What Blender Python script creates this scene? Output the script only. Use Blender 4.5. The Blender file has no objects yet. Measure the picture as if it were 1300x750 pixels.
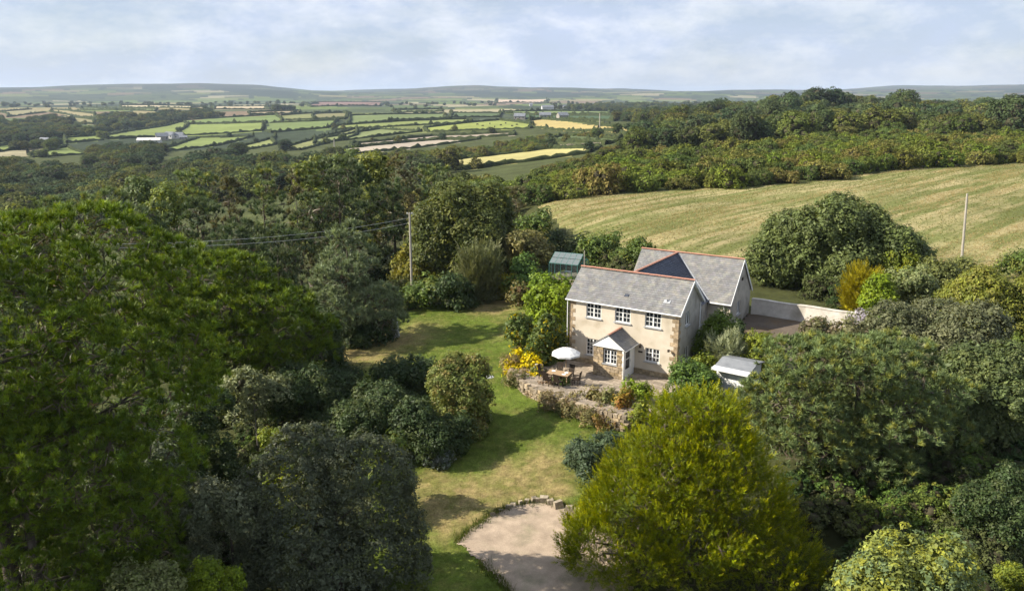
import bpy, math, random
import numpy as np
from mathutils import Vector

sc = bpy.context.scene
R = math.radians

# ------------------------------------------------------------------ camera
F, HOR, CZ = 1000.0, 120.0, 20.45
TH = math.atan((375 - HOR) / F)
cam_d = bpy.data.cameras.new('camera')
cam_d.sensor_width = 36.0
cam_d.lens = 36.0 * F / 1300.0
cam_d.clip_start = 0.5
cam_d.clip_end = 60000
cam = bpy.data.objects.new('camera', cam_d)
sc.collection.objects.link(cam)
cam.location = (0, 0, CZ)
cam.rotation_euler = (R(90) - TH, 0, 0)
sc.camera = cam

# ------------------------------------------------------------------ sky, sun, exposure
SUN_EL = R(34.0)
SUN_H = Vector((-1.0, -0.06, 0)).normalized()
w = bpy.data.worlds.new('World')
sc.world = w
w.use_nodes = True
nt = w.node_tree
nt.nodes.clear()
N = nt.nodes.new
L = nt.links.new
out = N('ShaderNodeOutputWorld')
bg = N('ShaderNodeBackground')
bg.inputs['Strength'].default_value = 0.0505
sky = N('ShaderNodeTexSky')
sky.sky_type = 'NISHITA'
sky.sun_disc = False
sky.sun_elevation = SUN_EL
sky.sun_rotation = math.atan2(SUN_H.x, SUN_H.y)
sky.altitude = 50
sky.air_density = 1.0
sky.dust_density = 0.6
sky.ozone_density = 1.5
tc = N('ShaderNodeTexCoord')
sep = N('ShaderNodeSeparateXYZ')
L(tc.outputs['Generated'], sep.inputs[0])
cmb = N('ShaderNodeMapping'); cmb.inputs['Scale'].default_value = (1, 1, 2.3)
L(tc.outputs['Generated'], cmb.inputs[0])
n1 = N('ShaderNodeTexNoise')
n1.inputs['Scale'].default_value = 5.0
n1.inputs['Detail'].default_value = 9
n1.inputs['Roughness'].default_value = 0.56
n1.inputs['Distortion'].default_value = 0.25
L(cmb.outputs[0], n1.inputs['Vector'])
cr = N('ShaderNodeValToRGB')
cr.color_ramp.elements[0].position = 0.34
cr.color_ramp.elements[1].position = 0.66
L(n1.outputs['Fac'], cr.inputs[0])
n2 = N('ShaderNodeTexNoise')
n2.inputs['Scale'].default_value = 9.5
n2.inputs['Detail'].default_value = 8
n2.inputs['Roughness'].default_value = 0.66
mp = N('ShaderNodeMapping'); mp.inputs['Location'].default_value = (7.3, 2.1, 0)
L(cmb.outputs[0], mp.inputs[0]); L(mp.outputs[0], n2.inputs['Vector'])
cr2 = N('ShaderNodeValToRGB')
cr2.color_ramp.elements[0].position = 0.43
cr2.color_ramp.elements[0].color = (6.6, 7.6, 9.9, 1)
cr2.color_ramp.elements[1].position = 0.63
cr2.color_ramp.elements[1].color = (9.6, 10.1, 11.3, 1)
L(n2.outputs['Fac'], cr2.inputs[0])
mixs = N('ShaderNodeMix'); mixs.data_type = 'RGBA'
mrf = N('ShaderNodeMapRange')
mrf.inputs['To Min'].default_value = 0.55; mrf.inputs['To Max'].default_value = 0.95
L(cr.outputs[0], mrf.inputs[0])
L(mrf.outputs[0], mixs.inputs[0])
L(sky.outputs[0], mixs.inputs[6])
L(cr2.outputs[0], mixs.inputs[7])
L(mixs.outputs[2], bg.inputs['Color'])
L(bg.outputs[0], out.inputs[0])

sun_d = bpy.data.lights.new('sun', 'SUN')
sun_d.energy = 5.0
sun_d.angle = R(0.55)
sun_d.color = (1.0, 0.92, 0.78)
sun = bpy.data.objects.new('sun', sun_d)
sc.collection.objects.link(sun)
sd = Vector((SUN_H.x * math.cos(SUN_EL), SUN_H.y * math.cos(SUN_EL), math.sin(SUN_EL)))
sun.rotation_euler = sd.to_track_quat('Z', 'Y').to_euler()

sc.view_settings.view_transform = 'Standard'
sc.view_settings.look = 'None'
sc.view_settings.exposure = 0.95
sc.view_settings.gamma = 1.0
sc.view_settings.use_curve_mapping = False
sc.render.engine = 'CYCLES'
sc.cycles.use_denoising = True
sc.cycles.max_bounces = 6
sc.cycles.diffuse_bounces = 3
sc.cycles.glossy_bounces = 2
sc.cycles.transmission_bounces = 4
sc.cycles.volume_bounces = 0
sc.cycles.transparent_max_bounces = 6
sc.cycles.caustics_reflective = False
sc.cycles.caustics_refractive = False

# ------------------------------------------------------------------ helpers
COL = sc.collection


def ray(px, py):
    x = (px - 650) / F
    y = (375 - py) / F
    r = np.array([x, math.cos(TH) + math.sin(TH) * y, -math.sin(TH) + math.cos(TH) * y])
    return r / r[1]


def atY(px, py, Y):
    p = ray(px, py) * Y
    p[2] += CZ
    return p


def atz(px, py, z):
    r = ray(px, py)
    return atY(px, py, (z - CZ) / r[2])


def tag(o, label=None, cat=None, group=None, kind=None):
    if label: o['label'] = label
    if cat: o['category'] = cat
    if group: o['group'] = group
    if kind: o['kind'] = kind
    return o


def empty(name, loc=(0, 0, 0), rz=0.0, parent=None):
    o = bpy.data.objects.new(name, None)
    o.empty_display_size = 0.3
    COL.objects.link(o)
    o.location = loc
    o.rotation_euler = (0, 0, rz)
    if parent: o.parent = parent
    return o


def mesh_np(name, V, faces, mat_idx=None, col=None, smooth=False):
    """faces: list of arrays (n,k) of equal k per array"""
    me = bpy.data.meshes.new(name)
    V = np.asarray(V, dtype=np.float32)
    me.vertices.add(len(V))
    me.vertices.foreach_set('co', V.ravel())
    fs = [np.asarray(f, dtype=np.int32) for f in faces if len(f)]
    nl = sum(f.size for f in fs)
    npol = sum(len(f) for f in fs)
    me.loops.add(nl)
    me.loops.foreach_set('vertex_index', np.concatenate([f.ravel() for f in fs]))
    me.polygons.add(npol)
    tot = np.concatenate([np.full(len(f), f.shape[1], dtype=np.int32) for f in fs])
    st = np.concatenate([[0], np.cumsum(tot)[:-1]]).astype(np.int32)
    me.polygons.foreach_set('loop_start', st)
    if mat_idx is not None:
        me.polygons.foreach_set('material_index', np.asarray(mat_idx, dtype=np.int32))
    if smooth:
        me.polygons.foreach_set('use_smooth', np.ones(npol, dtype=bool))
    if col is not None:
        a = me.color_attributes.new('tint', 'FLOAT_COLOR', 'POINT')
        c = np.ones((len(V), 4), dtype=np.float32)
        c[:, :3] = col
        a.data.foreach_set('color', c.ravel())
    me.update(calc_edges=True)
    return me


def link(name, me, mats=None, parent=None, loc=(0, 0, 0), rz=0.0):
    o = bpy.data.objects.new(name, me)
    COL.objects.link(o)
    if mats is not None and not len(me.materials):
        for m in (mats if isinstance(mats, (list, tuple)) else [mats]):
            me.materials.append(m)
    o.location = loc
    o.rotation_euler = (0, 0, rz)
    if parent: o.parent = parent
    return o


class MB:
    def __init__(s):
        s.v = []; s.f = []; s.c = []; s.cur = (1, 1, 1)

    def add(s, verts, faces):
        b = len(s.v)
        s.v += [tuple(p) for p in verts]
        s.c += [s.cur] * len(verts)
        s.f += [[i + b for i in f] for f in faces]

    def box(s, x0, x1, y0, y1, z0, z1):
        s.add([(x0, y0, z0), (x1, y0, z0), (x1, y1, z0), (x0, y1, z0), (x0, y0, z1), (x1, y0, z1), (x1, y1, z1), (x0, y1, z1)],
              [(0, 3, 2, 1), (4, 5, 6, 7), (0, 1, 5, 4), (1, 2, 6, 5), (2, 3, 7, 6), (3, 0, 4, 7)])

    def obox(s, c, ax, hx, hy, hz):
        """oriented box: centre, three unit axes, half sizes"""
        c = np.array(c, float); X, Y, Z = [np.array(a, float) for a in ax]
        P = []
        for k in (-1, 1):
            for (i, j) in ((-1, -1), (1, -1), (1, 1), (-1, 1)):
                P.append(c + X * hx * i + Y * hy * j + Z * hz * k)
        s.add(P, [(0, 3, 2, 1), (4, 5, 6, 7), (0, 1, 5, 4), (1, 2, 6, 5), (2, 3, 7, 6), (3, 0, 4, 7)])

    def tube(s, pts, rad, n=7, cap=True):
        pts = [np.array(p, float) for p in pts]
        b = len(s.v)
        V = []
        for i, p in enumerate(pts):
            t = pts[min(i + 1, len(pts) - 1)] - pts[max(i - 1, 0)]
            t /= (np.linalg.norm(t) + 1e-9)
            a = np.cross(t, (0, 0, 1) if abs(t[2]) < 0.9 else (1, 0, 0)); a /= np.linalg.norm(a)
            c = np.cross(t, a)
            r = rad[i] if hasattr(rad, '__len__') else rad
            for k in range(n):
                an = 2 * math.pi * k / n
                V.append(p + (a * math.cos(an) + c * math.sin(an)) * r)
        Fs = []
        for i in range(len(pts) - 1):
            for k in range(n):
                Fs.append((i * n + k, i * n + (k + 1) % n, (i + 1) * n + (k + 1) % n, (i + 1) * n + k))
        if cap:
            Fs.append(tuple(range(n))[::-1]); Fs.append(tuple((len(pts) - 1) * n + k for k in range(n)))
        s.add(V, Fs)

    def prism(s, poly, z0, z1):
        n = len(poly)
        s.add([(p[0], p[1], z0) for p in poly] + [(p[0], p[1], z1) for p in poly],
              [tuple(range(n))[::-1], tuple(range(n, 2 * n))] + [(i, (i + 1) % n, n + (i + 1) % n, n + i) for i in range(n)])

    def mesh(s, name, col=False, smooth=False):
        me = bpy.data.meshes.new(name)
        me.from_pydata(s.v, [], s.f)
        if col:
            a = me.color_attributes.new('tint', 'FLOAT_COLOR', 'POINT')
            c = np.ones((len(s.v), 4), dtype=np.float32); c[:, :3] = np.array(s.c)
            a.data.foreach_set('color', c.ravel())
        if smooth:
            me.polygons.foreach_set('use_smooth', np.ones(len(me.polygons), dtype=bool))
        me.update()
        return me

    def build(s, name, m, parent=None, loc=(0, 0, 0), rz=0.0, col=False, smooth=False):
        return link(name, s.mesh(name, col, smooth), m, parent, loc, rz)


# ------------------------------------------------------------------ materials
MATS = {}


def new_mat(name):
    m = bpy.data.materials.new(name)
    m.use_nodes = True
    m.node_tree.nodes.clear()
    return m, m.node_tree.nodes.new, m.node_tree.links.new


def ramp(N, elems):
    r = N('ShaderNodeValToRGB')
    e = r.color_ramp.elements
    while len(e) < len(elems): e.new(0.5)
    for i, (p, c) in enumerate(elems):
        e[i].position = p
        e[i].color = (*c, 1) if len(c) == 3 else c
    return r


def noise_mat(name, c1, c2, scale=3.0, rough=0.85, detail=8, bump=0.3, bscale=None, tint=False, spec=0.2, p1=0.35, p2=0.65, c3=None, s3=0.6, metal=0.0, bdist=0.02, stretch=None, strength=1.0):
    """procedural surface: noise between two colours, optional large third stain, bump"""
    m, N, L = new_mat(name)
    o = N('ShaderNodeOutputMaterial'); b = N('ShaderNodeBsdfPrincipled')
    L(b.outputs[0], o.inputs[0])
    b.inputs['Roughness'].default_value = rough
    b.inputs['Specular IOR Level'].default_value = spec
    b.inputs['Metallic'].default_value = metal
    t = N('ShaderNodeTexCoord')
    vec = t.outputs['Object']
    if stretch:
        mpn = N('ShaderNodeMapping'); mpn.inputs['Scale'].default_value = stretch
        L(vec, mpn.inputs[0]); vec = mpn.outputs[0]
    n = N('ShaderNodeTexNoise'); n.inputs['Scale'].default_value = scale; n.inputs['Detail'].default_value = detail
    n.inputs['Roughness'].default_value = 0.65
    L(vec, n.inputs['Vector'])
    r = ramp(N, [(p1, c1), (p2, c2)])
    L(n.outputs['Fac'], r.inputs[0])
    cur = r.outputs[0]
    if c3 is not None:
        n3 = N('ShaderNodeTexNoise'); n3.inputs['Scale'].default_value = s3; n3.inputs['Detail'].default_value = 6
        L(vec, n3.inputs['Vector'])
        r3 = ramp(N, [(0.5, (0, 0, 0)), (0.68, (1, 1, 1))])
        L(n3.outputs['Fac'], r3.inputs[0])
        mx = N('ShaderNodeMix'); mx.data_type = 'RGBA'
        L(r3.outputs[0], mx.inputs[0]); L(cur, mx.inputs[6]); mx.inputs[7].default_value = (*c3, 1)
        cur = mx.outputs[2]
    if tint:
        a = N('ShaderNodeAttribute'); a.attribute_name = 'tint'
        mx = N('ShaderNodeMix'); mx.data_type = 'RGBA'; mx.blend_type = 'MULTIPLY'; mx.inputs[0].default_value = 1
        L(cur, mx.inputs[6]); L(a.outputs['Color'], mx.inputs[7]); cur = mx.outputs[2]
    L(cur, b.inputs['Base Color'])
    if bump:
        nb = N('ShaderNodeTexNoise'); nb.inputs['Scale'].default_value = bscale or scale * 4; nb.inputs['Detail'].default_value = 6
        L(vec, nb.inputs['Vector'])
        bu = N('ShaderNodeBump'); bu.inputs['Strength'].default_value = bump; bu.inputs['Distance'].default_value = bdist
        L(nb.outputs['Fac'], bu.inputs['Height']); L(bu.outputs[0], b.inputs['Normal'])
    MATS[name] = m
    return m


def leaf_mat(name, trans=0.25, rough=0.55, spec=0.25, var=0.25, gain=1.8):
    m, N, L = new_mat(name)
    o = N('ShaderNodeOutputMaterial'); b = N('ShaderNodeBsdfPrincipled')
    b.inputs['Roughness'].default_value = rough
    b.inputs['Specular IOR Level'].default_value = spec
    a = N('ShaderNodeAttribute'); a.attribute_name = 'tint'
    oi = N('ShaderNodeObjectInfo')
    mr = N('ShaderNodeMapRange'); mr.inputs['To Min'].default_value = gain * (1 - var); mr.inputs['To Max'].default_value = gain * (1 + var)
    L(oi.outputs['Random'], mr.inputs[0])
    hs = N('ShaderNodeHueSaturation'); hs.inputs['Saturation'].default_value = 1.08
    h2 = N('ShaderNodeMath'); h2.operation = 'MULTIPLY_ADD'; h2.inputs[1].default_value = 0.05 * var / 0.25; h2.inputs[2].default_value = 0.5 - 0.025 * var / 0.25
    fr = N('ShaderNodeMath'); fr.operation = 'FRACT'; f7 = N('ShaderNodeMath'); f7.operation = 'MULTIPLY'; f7.inputs[1].default_value = 7.13
    L(oi.outputs['Random'], f7.inputs[0]); L(f7.outputs[0], fr.inputs[0]); L(fr.outputs[0], h2.inputs[0])
    L(h2.outputs[0], hs.inputs['Hue']); L(mr.outputs[0], hs.inputs['Value']); L(a.outputs['Color'], hs.inputs['Color'])
    L(hs.outputs[0], b.inputs['Base Color'])
    t = N('ShaderNodeBsdfTranslucent')
    g = N('ShaderNodeMix'); g.data_type = 'RGBA'; g.blend_type = 'MULTIPLY'; g.inputs[0].default_value = 1
    L(hs.outputs[0], g.inputs[6]); g.inputs[7].default_value = (1.25, 1.15, 0.6, 1)
    L(g.outputs[2], t.inputs['Color'])
    ms = N('ShaderNodeMixShader'); ms.inputs[0].default_value = trans
    L(b.outputs[0], ms.inputs[1]); L(t.outputs[0], ms.inputs[2]); L(ms.outputs[0], o.inputs[0])
    MATS[name] = m
    return m


M_LEAF = leaf_mat('leaf', trans=0.3, var=0.06)
M_GRASS = leaf_mat('grass_blade', trans=0.3, gain=0.88, var=0.0)
M_NEEDLE = leaf_mat('needle', trans=0.22, rough=0.5, gain=1.8, var=0.03)
M_FARLEAF = leaf_mat('far_leaf', trans=0.12, rough=0.8, spec=0.1, var=0.22, gain=1.55)
M_BARK = noise_mat('bark', (0.05, 0.038, 0.028), (0.12, 0.1, 0.08), scale=6, stretch=(1, 1, 0.25), bump=0.8)
M_PALEBARK = noise_mat('pale_bark', (0.13, 0.115, 0.095), (0.24, 0.22, 0.19), scale=6, stretch=(1, 1, 0.3), bump=0.6)
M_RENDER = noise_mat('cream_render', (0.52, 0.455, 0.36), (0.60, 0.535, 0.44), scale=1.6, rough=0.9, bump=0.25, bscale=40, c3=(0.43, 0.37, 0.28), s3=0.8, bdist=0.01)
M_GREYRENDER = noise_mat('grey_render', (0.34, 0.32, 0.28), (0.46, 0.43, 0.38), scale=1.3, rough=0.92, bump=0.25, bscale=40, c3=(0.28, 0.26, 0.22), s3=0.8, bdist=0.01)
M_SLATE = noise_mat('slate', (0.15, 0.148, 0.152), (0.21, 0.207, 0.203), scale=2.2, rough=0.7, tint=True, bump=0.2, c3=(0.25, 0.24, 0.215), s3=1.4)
M_DARK_SHADE_SLATE = noise_mat('dark_shade_slate', (0.045, 0.052, 0.07), (0.075, 0.085, 0.11), scale=2.2, rough=0.55, tint=True, bump=0.2)  # darker copy of slate: painted shade on one link slope; also a vent tile
M_RIDGE = noise_mat('terracotta', (0.38, 0.18, 0.125), (0.48, 0.26, 0.19), scale=3, rough=0.85, bump=0.3, c3=(0.30, 0.15, 0.10), s3=2)
M_WHITE = noise_mat('white_paint', (0.74, 0.75, 0.74), (0.82, 0.82, 0.80), scale=5, rough=0.45, bump=0.05, spec=0.4)
M_GLASS = noise_mat('window_glass', (0.012, 0.016, 0.02), (0.03, 0.035, 0.04), scale=0.8, rough=0.04, bump=0.03, spec=0.6)  # opaque panes; the dark of the rooms behind is put into their colour
M_STONE = noise_mat('granite', (0.20, 0.17, 0.13), (0.40, 0.35, 0.28), scale=5, rough=0.9, bump=0.7, tint=True)
M_PAVE = noise_mat('paving', (0.25, 0.20, 0.155), (0.38, 0.32, 0.25), scale=3, rough=0.9, bump=0.4, c3=(0.20, 0.17, 0.12), s3=0.9)
M_MORTAR = noise_mat('mortar', (0.20, 0.17, 0.13), (0.30, 0.26, 0.2), scale=6, rough=0.95, bump=0.5)
M_LEAD = noise_mat('grey_metal', (0.30, 0.31, 0.32), (0.42, 0.43, 0.44), scale=4, rough=0.5, bump=0.1, spec=0.4)
M_WOOD = noise_mat('pale_wood', (0.30, 0.20, 0.11), (0.46, 0.33, 0.20), scale=5, stretch=(1, 6, 6), rough=0.7, bump=0.3)
M_DARKWOOD = noise_mat('dark_chair', (0.018, 0.013, 0.01), (0.05, 0.035, 0.025), scale=8, rough=0.55, bump=0.3)
M_POLE = noise_mat('weathered_pole', (0.26, 0.235, 0.2), (0.42, 0.385, 0.33), scale=4, stretch=(3, 3, 0.3), rough=0.9, bump=0.5)
M_CANVAS = noise_mat('canvas', (0.56, 0.56, 0.56), (0.64, 0.64, 0.63), scale=3, rough=0.9, bump=0.15)
M_WIRE = noise_mat('wire', (0.35, 0.36, 0.36), (0.45, 0.46, 0.46), rough=0.6, bump=0)
M_GHFRAME = noise_mat('greenhouse_metal', (0.045, 0.14, 0.125), (0.07, 0.19, 0.17), rough=0.5, bump=0.05)
M_WALLWHITE = noise_mat('weathered_white_wall', (0.50, 0.46, 0.40), (0.68, 0.64, 0.57), scale=1.4, rough=0.95, bump=0.4, bscale=25, c3=(0.34, 0.31, 0.25), s3=0.55)
M_SHEDROOF = noise_mat('grey_sheet_roof', (0.17, 0.18, 0.195), (0.24, 0.25, 0.265), scale=1.5, rough=0.6, bump=0.2)


def glass_mat(name='clear_glass', diffuse_mix=0.42):
    m, N, L = new_mat(name)
    o = N('ShaderNodeOutputMaterial')
    g = N('ShaderNodeBsdfGlossy'); g.inputs['Roughness'].default_value = 0.12; g.inputs['Color'].default_value = (0.9, 0.95, 1, 1)
    t = N('ShaderNodeBsdfTransparent'); t.inputs['Color'].default_value = (0.72, 0.80, 0.80, 1)
    fz = N('ShaderNodeFresnel'); fz.inputs['IOR'].default_value = 1.6
    d = N('ShaderNodeBsdfDiffuse'); d.inputs['Color'].default_value = (0.32, 0.37, 0.38, 1)
    ms = N('ShaderNodeMixShader'); L(fz.outputs[0], ms.inputs[0]); L(t.outputs[0], ms.inputs[1]); L(g.outputs[0], ms.inputs[2])
    m2 = N('ShaderNodeMixShader'); m2.inputs[0].default_value = diffuse_mix  # share of pale diffuse, higher on the roof panes than the sides
    L(ms.outputs[0], m2.inputs[1]); L(d.outputs[0], m2.inputs[2]); L(m2.outputs[0], o.inputs[0])
    return m


M_CLEAR = glass_mat()
M_SIDEGLASS = glass_mat('side_glass', .05)

# ------------------------------------------------------------------ terrain
CP = [  # x, y, z near the house
    (2.8, 53.1, -.75), (7.6, 50.7, -.9), (0.9, 57.1, -.65), (-1.5, 53, -1.15), (-0.8, 77.3, -.5), (-10.5, 77.8, -.8), (-15.6, 64.2, -1.5), (-10.7, 69.3, -1.2),
    (1.8, 40.6, -2.2), (-2.7, 36.9, -2.4), (-2.4, 44.1, -2.0), (-8, 50, -1.9), (0, 48, -1.6), (-15, 42, -2.8), (-15, 25, -4), (0, 20, -3.6),
    (14, 22, -3.4), (9, 34, -2.6), (15, 44, -1.0), (11, 49.5, -.7), (4.5, 60, -.3), (11.5, 56, -.3), (8, 63, 0.2), (15.5, 58.5, .5), (20.6, 66.2, 1.80),
    (27.9, 61.5, 1.75), (18.5, 61, 1.5), (25, 57, 1.4), (22, 70, 2.1), (12, 74, 1.5), (5, 74, .4), (5.6, 85, .6), (-11.3, 86.9, -.6), (14, 53, -.1), (30, 45, .3), (40, 55, 1.6),
    (-40, 75, -5), (-28, 100, -6), (0, 112, -1.2), (-60, 110, -10), (-40, 40, -5), (-25, 60, -3), (-80, 60, -10), (0, 6, -4), (60, 20, -1), (-60, 15, -8),
    (0, -30, -4), (0, -300, -5), (-300, -100, -15), (300, -100, 5), (0, -3000, -20), (-4000, -1000, -20), (4000, -500, 0), (33, 78, 1.9), (45, 75, 1.9), (20, 85, 1.8),
    (10, 95, 1.2),
]
for px, py, Y in [
    (900, 300, 100), (1221, 330, 91.3), (1300, 330, 90), (700, 262, 128), (900, 245, 140), (1100, 232, 150), (1290, 212, 175), (1000, 236, 147), (1500, 215, 170),
    (1290, 186, 250), (1100, 188, 245), (900, 203, 225), (760, 228, 185), (680, 250, 160),
    (1050, 165, 440), (1290, 167, 430), (850, 185, 400), (1050, 143, 620), (1290, 148, 650), (850, 150, 640), (1100, 146, 900), (1300, 150, 900), (1500, 172, 400),
    (0, 262, 420), (100, 235, 540), (300, 215, 560), (0, 205, 720), (250, 195, 780), (450, 200, 600), (-150, 230, 520), (450, 235, 300), (200, 280, 260), (0, 300, 260), (580, 232, 300),
    (60, 190, 860), (250, 175, 1060), (250, 152, 1450), (60, 160, 1350), (430, 145, 1550), (430, 165, 1050), (600, 155, 1150), (540, 190, 660), (650, 170, 800), (760, 164, 770),
    (650, 145, 1450), (650, 205, 430), (740, 192, 450), (600, 215, 400), (-200, 170, 1100), (-200, 145, 2000), (790, 150, 1100), (900, 145, 1500), (1150, 140, 1500),
    (100, 139, 2200), (400, 134, 2600), (650, 134, 2600), (900, 134, 2600), (1200, 134, 2600), (100, 128, 4300), (400, 127, 4500), (650, 128, 4600), (950, 127, 4600), (1300, 127, 4600),
    (0, 113, 7000), (130, 107, 7000), (230, 106.5, 7200), (330, 110, 7500), (440, 119.5, 7500), (520, 114, 7800), (600, 109, 8000), (690, 112, 8200), (790, 113, 8500), (880, 118, 9000), (960, 114, 9200), (1060, 116, 9300), (1150, 108.5, 9500), (1230, 112, 9500),
    (1300, 108, 9000), (-150, 113, 7000), (1450, 112, 9000), (0, 119, 14500), (400, 119.5, 14500), (800, 119.5, 14500), (1300, 119, 14500),
]:
    CP.append(tuple(atY(px, py, Y)))
CP = np.array(CP)
KAZ = 2.2


def warp(x, y):
    r = np.hypot(x, y)
    return np.stack([np.arctan2(x, y) * KAZ, np.log(np.maximum(r, 1.0))], -1)


_q = warp(CP[:, 0], CP[:, 1])
EPS = 0.02


def _ker(d2):
    return np.sqrt(d2 + EPS * EPS)


_A = _ker(((_q[:, None] - _q[None]) ** 2).sum(-1))
_n = len(CP)
_S = np.zeros((_n + 1, _n + 1)); _S[:_n, :_n] = _A; _S[:_n, _n] = 1; _S[_n, :_n] = 1
_w = np.linalg.solve(_S, np.append(CP[:, 2], 0))


def T(x, y):
    x = np.asarray(x, float); y = np.asarray(y, float)
    sh = x.shape
    q = warp(x.ravel(), y.ravel())
    res = np.empty(len(q))
    for i in range(0, len(q), 20000):
        b = q[i:i + 20000]
        d2 = ((b[:, None, :] - _q[None]) ** 2).sum(-1)
        res[i:i + 20000] = _ker(d2) @ _w[:_n] + _w[_n]
    r = np.hypot(x, y).ravel()
    # gentle undulation that grows with distance
    xx, yy = x.ravel(), y.ravel()
    und = np.sin(xx / 97 + 1.3) * np.sin(yy / 131 + .4) * np.clip((r - 250) / 800, 0, 1) * 3.0
    und += (np.sin(xx / 410 + 2) * np.sin(yy / 530)) * np.clip((r - 1500) / 3000, 0, 1) * 9
    und += (np.sin(xx / 230 + .7 + 2 * np.sin(yy / 700)) * 0.5) * np.clip((r - 4500) / 2500, 0, 1) * 14
    res += und
    return res.reshape(sh)


def Tz(x, y):
    return float(T(np.array([x]), np.array([y]))[0])


_YS = np.exp(np.linspace(math.log(15), math.log(13000), 700))


def hit(px, py, ymin=15):
    """where the line of sight through a point of the view meets the ground"""
    r = ray(px, py)
    Y = _YS[_YS >= ymin]
    g = T(r[0] * Y, Y)
    k = np.nonzero(CZ + r[2] * Y < g)[0]
    if len(k) == 0: return None
    i = k[0]
    if i == 0: yy = Y[0]
    else:
        a = CZ + r[2] * Y[i - 1] - g[i - 1]; b = g[i] - (CZ + r[2] * Y[i])
        yy = Y[i - 1] + (Y[i] - Y[i - 1]) * a / (a + b + 1e-9)
    return np.array([r[0] * yy, yy, Tz(r[0] * yy, yy)])


def pip(x, y, poly):
    poly = np.asarray(poly, float)
    ins = np.zeros(x.shape, bool)
    n = len(poly)
    j = n - 1
    for i in range(n):
        xi, yi = poly[i]; xj, yj = poly[j]
        c = ((yi > y) != (yj > y)) & (x < (xj - xi) * (y - yi) / (yj - yi + 1e-12) + xi)
        ins ^= c
        j = i
    return ins


rng0 = np.random.default_rng(5)
azs = np.concatenate([np.arange(-180, -90, 6), np.arange(-90, -37, 1.5), np.arange(-37, 37, 0.17), np.arange(37, 90, 1.5), np.arange(90, 180.1, 6)])
azs = np.radians(azs)
rs = np.exp(np.linspace(math.log(4), math.log(14000), 320))
AZ, RR = np.meshgrid(azs, rs, indexing='ij')
GX, GY = RR * np.sin(AZ), RR * np.cos(AZ)
GZ = T(GX, GY)
na, nr = AZ.shape
TV = np.stack([GX, GY, GZ], -1).reshape(-1, 3)
idx = np.arange(na * nr).reshape(na, nr)
TF = np.stack([idx[:-1, :-1], idx[1:, :-1], idx[1:, 1:], idx[:-1, 1:]], -1).reshape(-1, 4)
FC = TV[TF].mean(1)
fr = np.hypot(FC[:, 0], FC[:, 1])
fid = np.zeros(len(TF), int)
tint = np.empty((len(TF), 3))
tint[:] = (0.060, 0.070, 0.024)          # rough ground under trees and scrub
near = fr < 140
tint[near] = (0.050, 0.055, 0.020)

# far patchwork of small fields, told apart only by colour
far = fr > 900
sx, sy = 260.0, 330.0
gx = FC[:, 0] + 60 * np.sin(FC[:, 1] / 420); gy = FC[:, 1] + 80 * np.sin(FC[:, 0] / 500)
ci, cj = np.floor(gx / sx).astype(int), np.floor(gy / sy).astype(int)
best = np.full(len(FC), 1e18); sec = np.full(len(FC), 1e18); bid = np.zeros(len(FC), int)
for di in (-1, 0, 1):
    for dj in (-1, 0, 1):
        a, b = ci + di, cj + dj
        h = (a * 73856093 ^ b * 19349663) & 0xffff
        jx = ((h * 7919) % 1000) / 1000.0; jy = ((h * 104729) % 1000) / 1000.0
        ddx = np.abs(gx - (a + .15 + .7 * jx) * sx) / sx; ddy = np.abs(gy - (b + .15 + .7 * jy) * sy) / sy
        d = ddx * ddx + ddy * ddy + 0.6 * ddx * ddy
        nb = d < best
        sec = np.where(nb, best, np.minimum(sec, d)); best = np.where(nb, d, best); bid = np.where(nb, h, bid)
pal = np.array([(0.10, 0.13, 0.035), (0.085, 0.115, 0.03), (0.12, 0.135, 0.045), (0.20, 0.17, 0.085), (0.065, 0.085, 0.03), (0.055, 0.07, 0.03), (0.15, 0.11, 0.07), (0.24, 0.215, 0.13), (0.05, 0.062, 0.03), (0.075, 0.10, 0.035)])
pc = pal[(bid * 31 % 10007) % len(pal)]
edge = (np.sqrt(sec) - np.sqrt(best)) < 0.055 + np.clip((fr - 1500) / 60000, 0, .05)
pc = np.where(edge[:, None], (0.030, 0.040, 0.020), pc)
wood_noise = np.sin(FC[:, 0] / 310 + 1.7 * np.sin(FC[:, 1] / 800)) + np.sin(FC[:, 1] / 420 + 1.1 * np.sin(FC[:, 0] / 270 + 1)) + .6 * np.sin(FC[:, 0] / 95 + FC[:, 1] / 170)
pc = np.where((wood_noise > 0.95)[:, None], (0.032, 0.043, 0.022), pc)
moor = (FC[:, 2] > 55 + 12 * np.sin(FC[:, 0] / 500)) & (fr > 5500)
pc = np.where(moor[:, None], pc * 0.45 + np.array((0.06, 0.06, 0.035)) * .55, pc)
tint[far] = pc[far] * (1.15 - .5 * np.clip((fr[far] - 4200) / 2500, 0, 1))[:, None]

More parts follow.
